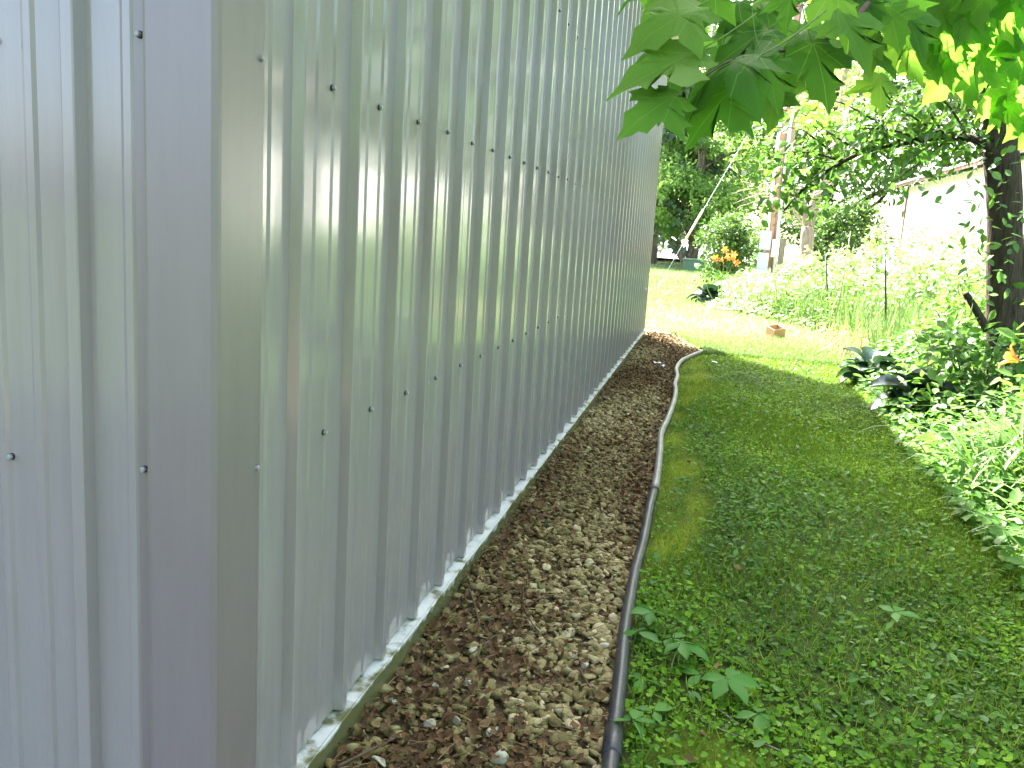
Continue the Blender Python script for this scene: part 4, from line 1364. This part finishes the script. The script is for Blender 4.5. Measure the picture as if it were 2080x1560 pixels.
# ------------------------------------------------------------------ the planted bed on the right
def bed_cloud(name, label, region, N, hfun, size, mat, tmpl, tint0, cat, wid=1.0, up=0.6, dens=None, pw=1.0):
    x0, x1, y0, y1 = region
    y = y0 + (y1 - y0) * rng.random(N) ** pw
    x = np.maximum(x0, bed_edge(y) - .02) + rng.random(N) ** 1.1 * (x1 - np.maximum(x0, bed_edge(y)))
    H = hfun(x, y)
    keep = (H > 0.02)
    if dens is not None:
        keep &= rng.random(N) < dens(x, y)
    x, y, H = x[keep], y[keep], H[keep]
    N = len(x)
    z = gz(x, y) + H * rng.random(N) ** .55
    a = rng.uniform(0, 6.28, N)
    d = np.stack([np.cos(a) - .25, np.sin(a) - .2, .5 * rng.normal(size=N) - .1], 1)
    n_ = np.stack([.4 * rng.normal(size=N) - .15, .4 * rng.normal(size=N) - .15, np.ones(N)], 1)
    o = leaf_obj(name, np.stack([x, y, z], 1), d, n_, size * (.55 + .8 * rng.random(N)), tmpl, mat, tint=np.clip(tint0 + .22 * rng.normal(size=N) + .15 * vnoise(x * 3, y * 2, 70), 0, 1), wid=wid)
    return tag(o, label, cat, kind='stuff')


def hnear(x, y):
    e = np.clip((x - bed_edge(y)) / .55, 0, 1)
    return (.16 + .36 * e ** .8) * (.75 + .35 * vnoise(x * 3.2, y * 2.4, 61))


def hmid(x, y):
    e = np.clip((x - bed_edge(y)) / .9, 0, 1)
    return (.10 + .60 * e) * (.8 + .3 * vnoise(x * 2.2, y * 1.9, 62))


bed_cloud('undergrowth', 'leafy undergrowth filling the bed right of the lawn', (1.0, 3.6, 2.0, 8.2), 11500, hnear, .062, 'bed_leaf', T_OVAL, .5, 'undergrowth')
bed_cloud('bed_edge_weeds', 'low sunlit weeds along the edge of the bed', (1.0, 1.9, 1.8, 8.6), 8500, lambda x, y: .07 + .13 * np.clip((x - bed_edge(y)) / .3, 0, 1) + .03 * vnoise(x * 6, y * 5, 64), .035, 'bed_leaf', T_OVAL, .65, 'weeds')
bed_cloud('sunlit_weeds', 'bright sunlit weeds between the lawn and the shed', (0, 4.0, 8.2, 13.0), 9000, hmid, .075, 'bed_leaf', T_OVAL, .75, 'weeds')
bed_cloud('sunlit_cover', 'very bright sun-washed ground cover around the utility pole', (-.1, 3.9, 12.4, 20.5), 12000,
          lambda x, y: (.10 + .36 * np.clip((x - bed_edge(y)) / .8, 0, 1)) * (.85 + .25 * vnoise(x * 2, y * 2, 66)), .10, 'sunlit_leaf', T_FOLD, .65, 'ground cover')
# upright grassy stems in the weeds
N = 4200
y = 7.6 + 6 * rng.random(N)
x = bed_edge(y) + .1 + rng.random(N) * 2.2
b = np.stack([x, y, gz(x, y)], 1)
d = np.stack([.25 * rng.normal(size=N), .25 * rng.normal(size=N), np.ones(N)], 1)
tag(leaf_obj('tall_grass', b, d, rnd(N), .25 + .4 * rng.random(N), T_BLADE, 'sunlit_blade', tint=np.clip(.3 + .25 * rng.normal(size=N), 0, 1), wid=.35),
    'tall thin grass stems standing in the sunlit weeds', 'grass', kind='stuff')


def shrub(name, loc, rad, nc, nl, leaf, mat, label, seed, group=None, cat='shrub', cr=.16, tmpl=T_OVAL, tb=0.0, wid=1.0, shell=.35):
    random.seed(seed)
    x, y = loc
    z0 = float(gz(np.array(x), np.array(y)))
    s = thing(name, (x, y, z0), label, cat, group)
    K, P, t, off = crown_points((x, y, z0 + rad[2] * .55), (rad[0], rad[1], rad[2] * .6), nc, nl, cr, seed, shell)
    mb = MB()
    for k in K[::max(1, nc // 12)]:
        limb(mb, (x + random.uniform(-.05, .05), y + random.uniform(-.05, .05), z0 - .03), k, .010, .004, .05, sides=5)
    mb.build('stem', 'twig_bark', s, True)
    N = len(P)
    P[:, 2] = np.maximum(P[:, 2], z0 + .03)
    leaf_obj('foliage', P, off + rnd(N, .5) - np.array([0, 0, .2]), np.array([-.1, -.1, 1.]) + rnd(N, .5), leaf * (.6 + .7 * rng.random(N)), tmpl, mat, s, tint=np.clip(t + tb, 0, 1), wid=wid)
    return s


SG = 'bright shrubs in front of the shed'
shrub('leafy_shrub', (1.72, 14.2), (.75, .6, .85), 40, 3200, .07, 'sunlit_leaf', 'bright mounded shrub nearest the utility pole', 71, SG, tb=.25)
shrub('leafy_shrub', (2.55, 14.6), (.85, .7, 1.15), 46, 3600, .07, 'sunlit_leaf', 'tallest bright mounded shrub left of the shed corner', 72, SG, tb=.25)
shrub('leafy_shrub', (3.25, 13.4), (.8, .7, 1.0), 44, 3200, .07, 'sunlit_leaf', 'bright mounded shrub in front of the shed corner', 73, SG, tb=.2)
shrub('leafy_shrub', (2.6, 11.2), (.75, .7, .75), 40, 2600, .065, 'sunlit_leaf', 'bright shrub in front of the shed wall, lower than the mounds behind', 74, SG, tb=.1)
shrub('leafy_shrub', (2.35, 8.6), (.6, .6, .62), 36, 2200, .06, 'bed_leaf', 'yellow-green shrub below the elm trunk', 75, SG, tb=.2)
shrub('dark_bush', (.22, 20.4), (.52, .6, 1.5), 60, 6000, .085, 'bush_leaf', 'dense dark green bush left of the utility pole', 76, cr=.24)
shrub('dark_bush', (1.75, 23.5), (1.0, .8, 1.5), 40, 4000, .10, 'bush_leaf', 'shadowy green bush behind the forked tree', 77, cr=.26)
shrub('dark_bush', (3.2, 24), (1.1, .8, 1.9), 50, 4500, .10, 'bush_leaf', 'green bush between the forked tree and the shed', 78, cr=.28)
shrub('leafy_shrub', (1.95, 4.5), (.5, .55, .62), 34, 1500, .085, 'bed_leaf', 'broad-leaved shrub under the dark elm trunk at the right edge', 79, SG, tb=.1, cr=.17)
shrub('leafy_shrub', (1.62, 5.6), (.42, .4, .5), 30, 1100, .07, 'bed_leaf', 'low leafy shrub in front of the elm trunk', 80, SG, tb=.05)


# hostas: dark ribbed leaves in a rosette
HV, HF = [], []
for j in range(9):
    t_ = j / 8
    w_ = .58 * math.sin(math.pi * min(1, t_ * .92 + .06)) ** .8 * (1 - .25 * t_)
    for i in range(5):
        u = (i - 2) / 2
        HV.append((w_ * u, t_, .10 * abs(u) * w_ * 3 + .02 * math.cos(u * 6.28) - .55 * t_ ** 2 + .35 * t_))
for j in range(8):
    for i in range(4):
        HF.append((j * 5 + i, j * 5 + i + 1, j * 5 + i + 6, j * 5 + i + 5))


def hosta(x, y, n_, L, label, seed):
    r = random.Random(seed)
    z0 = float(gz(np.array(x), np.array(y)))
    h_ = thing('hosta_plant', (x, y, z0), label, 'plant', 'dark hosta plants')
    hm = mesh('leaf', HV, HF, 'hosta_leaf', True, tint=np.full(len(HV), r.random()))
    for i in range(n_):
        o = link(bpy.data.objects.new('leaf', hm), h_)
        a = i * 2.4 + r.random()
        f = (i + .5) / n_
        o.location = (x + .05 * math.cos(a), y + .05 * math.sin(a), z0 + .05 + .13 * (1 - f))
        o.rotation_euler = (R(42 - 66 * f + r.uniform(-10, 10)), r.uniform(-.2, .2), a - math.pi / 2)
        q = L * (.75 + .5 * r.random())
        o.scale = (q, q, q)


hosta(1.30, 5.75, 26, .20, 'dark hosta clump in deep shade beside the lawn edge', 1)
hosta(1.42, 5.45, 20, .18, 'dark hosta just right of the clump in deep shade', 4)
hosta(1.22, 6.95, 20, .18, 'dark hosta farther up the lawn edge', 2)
hosta(-0.02, 14.4, 18, .26, 'blue-green hosta at the corner of the bright ground cover', 3)


# daylilies: arching straps, some with orange flowers
def strap_mesh(nb, L, r, spread, seed, w0=.011):
    rg = np.random.default_rng(seed)
    V, F = [], []
    for b_ in range(nb):
        a = rg.uniform(0, 6.28)
        ln = L * rg.uniform(.6, 1.1)
        el = rg.uniform(1.0, 1.5)
        bx, by = r * rg.normal() * .5, r * rg.normal() * .5
        p = np.array([bx, by, 0.0])
        side = np.array([-math.sin(a), math.cos(a), 0])
        n_ = 8
        st = ln / n_
        o = len(V)
        for j in range(n_ + 1):
            t_ = j / n_
            w_ = w0 * (1 - t_) ** .6 * (.75 + .25 * math.sin(3 * t_)) + .0006
            dz = np.array([math.cos(a) * math.cos(el), math.sin(a) * math.cos(el), math.sin(el)])
            V += [p - side * w_, p + np.array([0, 0, -.25 * w_]), p + side * w_]
            p = p + dz * st
            el -= spread * (.10 + .34 * t_)
        for j in range(n_):
            for i in range(2):
                F.append((o + j * 3 + i, o + j * 3 + i + 1, o + j * 3 + i + 4, o + j * 3 + i + 3))
    return np.array(V), F


def lily_flower(parent, p, L, yaw, pitch, seed):
    rg = random.Random(seed)
    fl = None
    ax = Vector((math.cos(yaw) * math.cos(pitch), math.sin(yaw) * math.cos(pitch), math.sin(pitch)))
    q = ax.to_track_quat('Z', 'Y').to_matrix()
    mb = MB()
    for k in range(6):
        a = k * math.pi / 3
        w_ = L * (.20 if k % 2 else .14)
        ring = []
        for j in range(7):
            t_ = j / 6
            rad = L * (.07 + .62 * t_ ** 1.5)
            z = L * (.95 * t_ - .38 * t_ ** 3)
            ww = w_ * math.sin(math.pi * (t_ * .86 + .07))
            for s_ in (-1, 0, 1):
                v = Vector((math.cos(a) * rad - math.sin(a) * ww * s_, math.sin(a) * rad + math.cos(a) * ww * s_, z + (.03 * L if s_ else 0) + .015 * L * math.sin(9 * t_ + s_)))
                ring.append(tuple(Vector(p) + q @ v))
        mb.add(ring, [(j * 3 + i, j * 3 + i + 1, j * 3 + i + 4, j * 3 + i + 3) for j in range(6) for i in range(2)])
    fl = obj('flower', mb.V, mb.F, 'lily_petal', parent, True, tint=np.full(len(mb.V), rg.random()))
    return fl


def daylily(x, y, nb, L, label, seed, flowers=(), w0=.011, r=.10, spread=1.0):
    z0 = float(gz(np.array(x), np.array(y)))
    d_ = thing('daylily', (x, y, z0), label, 'plant', 'daylily clumps')
    V, F = strap_mesh(nb, L, r, spread, seed, w0)
    obj('leaves', V + np.array([x, y, z0 - .01]), F, 'lily_leaf', d_, True, tint=np.repeat(np.random.default_rng(seed).random(nb), 27))
    for i, (fx, fy, fz, fl, yaw, pitch) in enumerate(flowers):
        tip = Vector((fx, fy, fz))
        ax = Vector((math.cos(yaw) * math.cos(pitch), math.sin(yaw) * math.cos(pitch), math.sin(pitch)))
        V, F = tube(smooth_path([(x, y, z0), ((x + fx) / 2, (y + fy) / 2, z0 + (fz - z0) * .6), tuple(tip - ax * .04), tuple(tip)], 5), .0035, 6)
        obj('stalk', V, F, 'green_stalk', d_, True)
        lily_flower(d_, tip, fl, yaw, pitch, seed + i)


daylily(1.30, 3.75, 130, .62, 'arching strap-leaved daylily clump at the right edge of the lawn', 1, w0=.010, r=.22)
daylily(1.62, 4.35, 70, .55, 'strap-leaved daylily clump behind the one at the lawn edge', 2, w0=.010, r=.18)
daylily(1.22, 2.95, 80, .5, 'strap-leaved daylily clump lowest down at the right edge', 5, w0=.010, r=.16)
daylily(1.30, 3.75, 14, .45, 'single daylily with one large orange flower at the right edge', 3, [(1.145, 3.6, .655, .085, 2.9, .35)], w0=.010)
FG = [(.02, 18.6, .62), (.16, 18.5, .80), (.20, 18.6, .66), (.10, 18.4, .60), (.30, 18.5, .64), (.40, 18.5, .56), (.36, 18.6, .72)]
daylily(.22, 18.7, 80, .62, 'far daylily clump with several orange flowers in front of the dark bush', 4, [(a, b, c_, .13, -1.6 + .5 * i, .3) for i, (a, b, c_) in enumerate(FG)], w0=.016, r=.3)

# dry grass tuft
N = 160
b = np.stack([1.30 + .16 * rng.normal(size=N), 8.9 + .25 * rng.normal(size=N), np.full(N, .02)], 1)
d = np.stack([.5 * rng.normal(size=N), .5 * rng.normal(size=N), np.ones(N)], 1)
DG = thing('dry_grass_clump', (1.30, 8.9, 0), 'tan dry grass tuft at the edge of the sunlit weeds', 'grass clump')
leaf_obj('blades', b, d, rnd(N), .15 + .25 * rng.random(N), T_BLADE, 'dry_blade', DG, wid=.5)['kind'] = 'stuff'
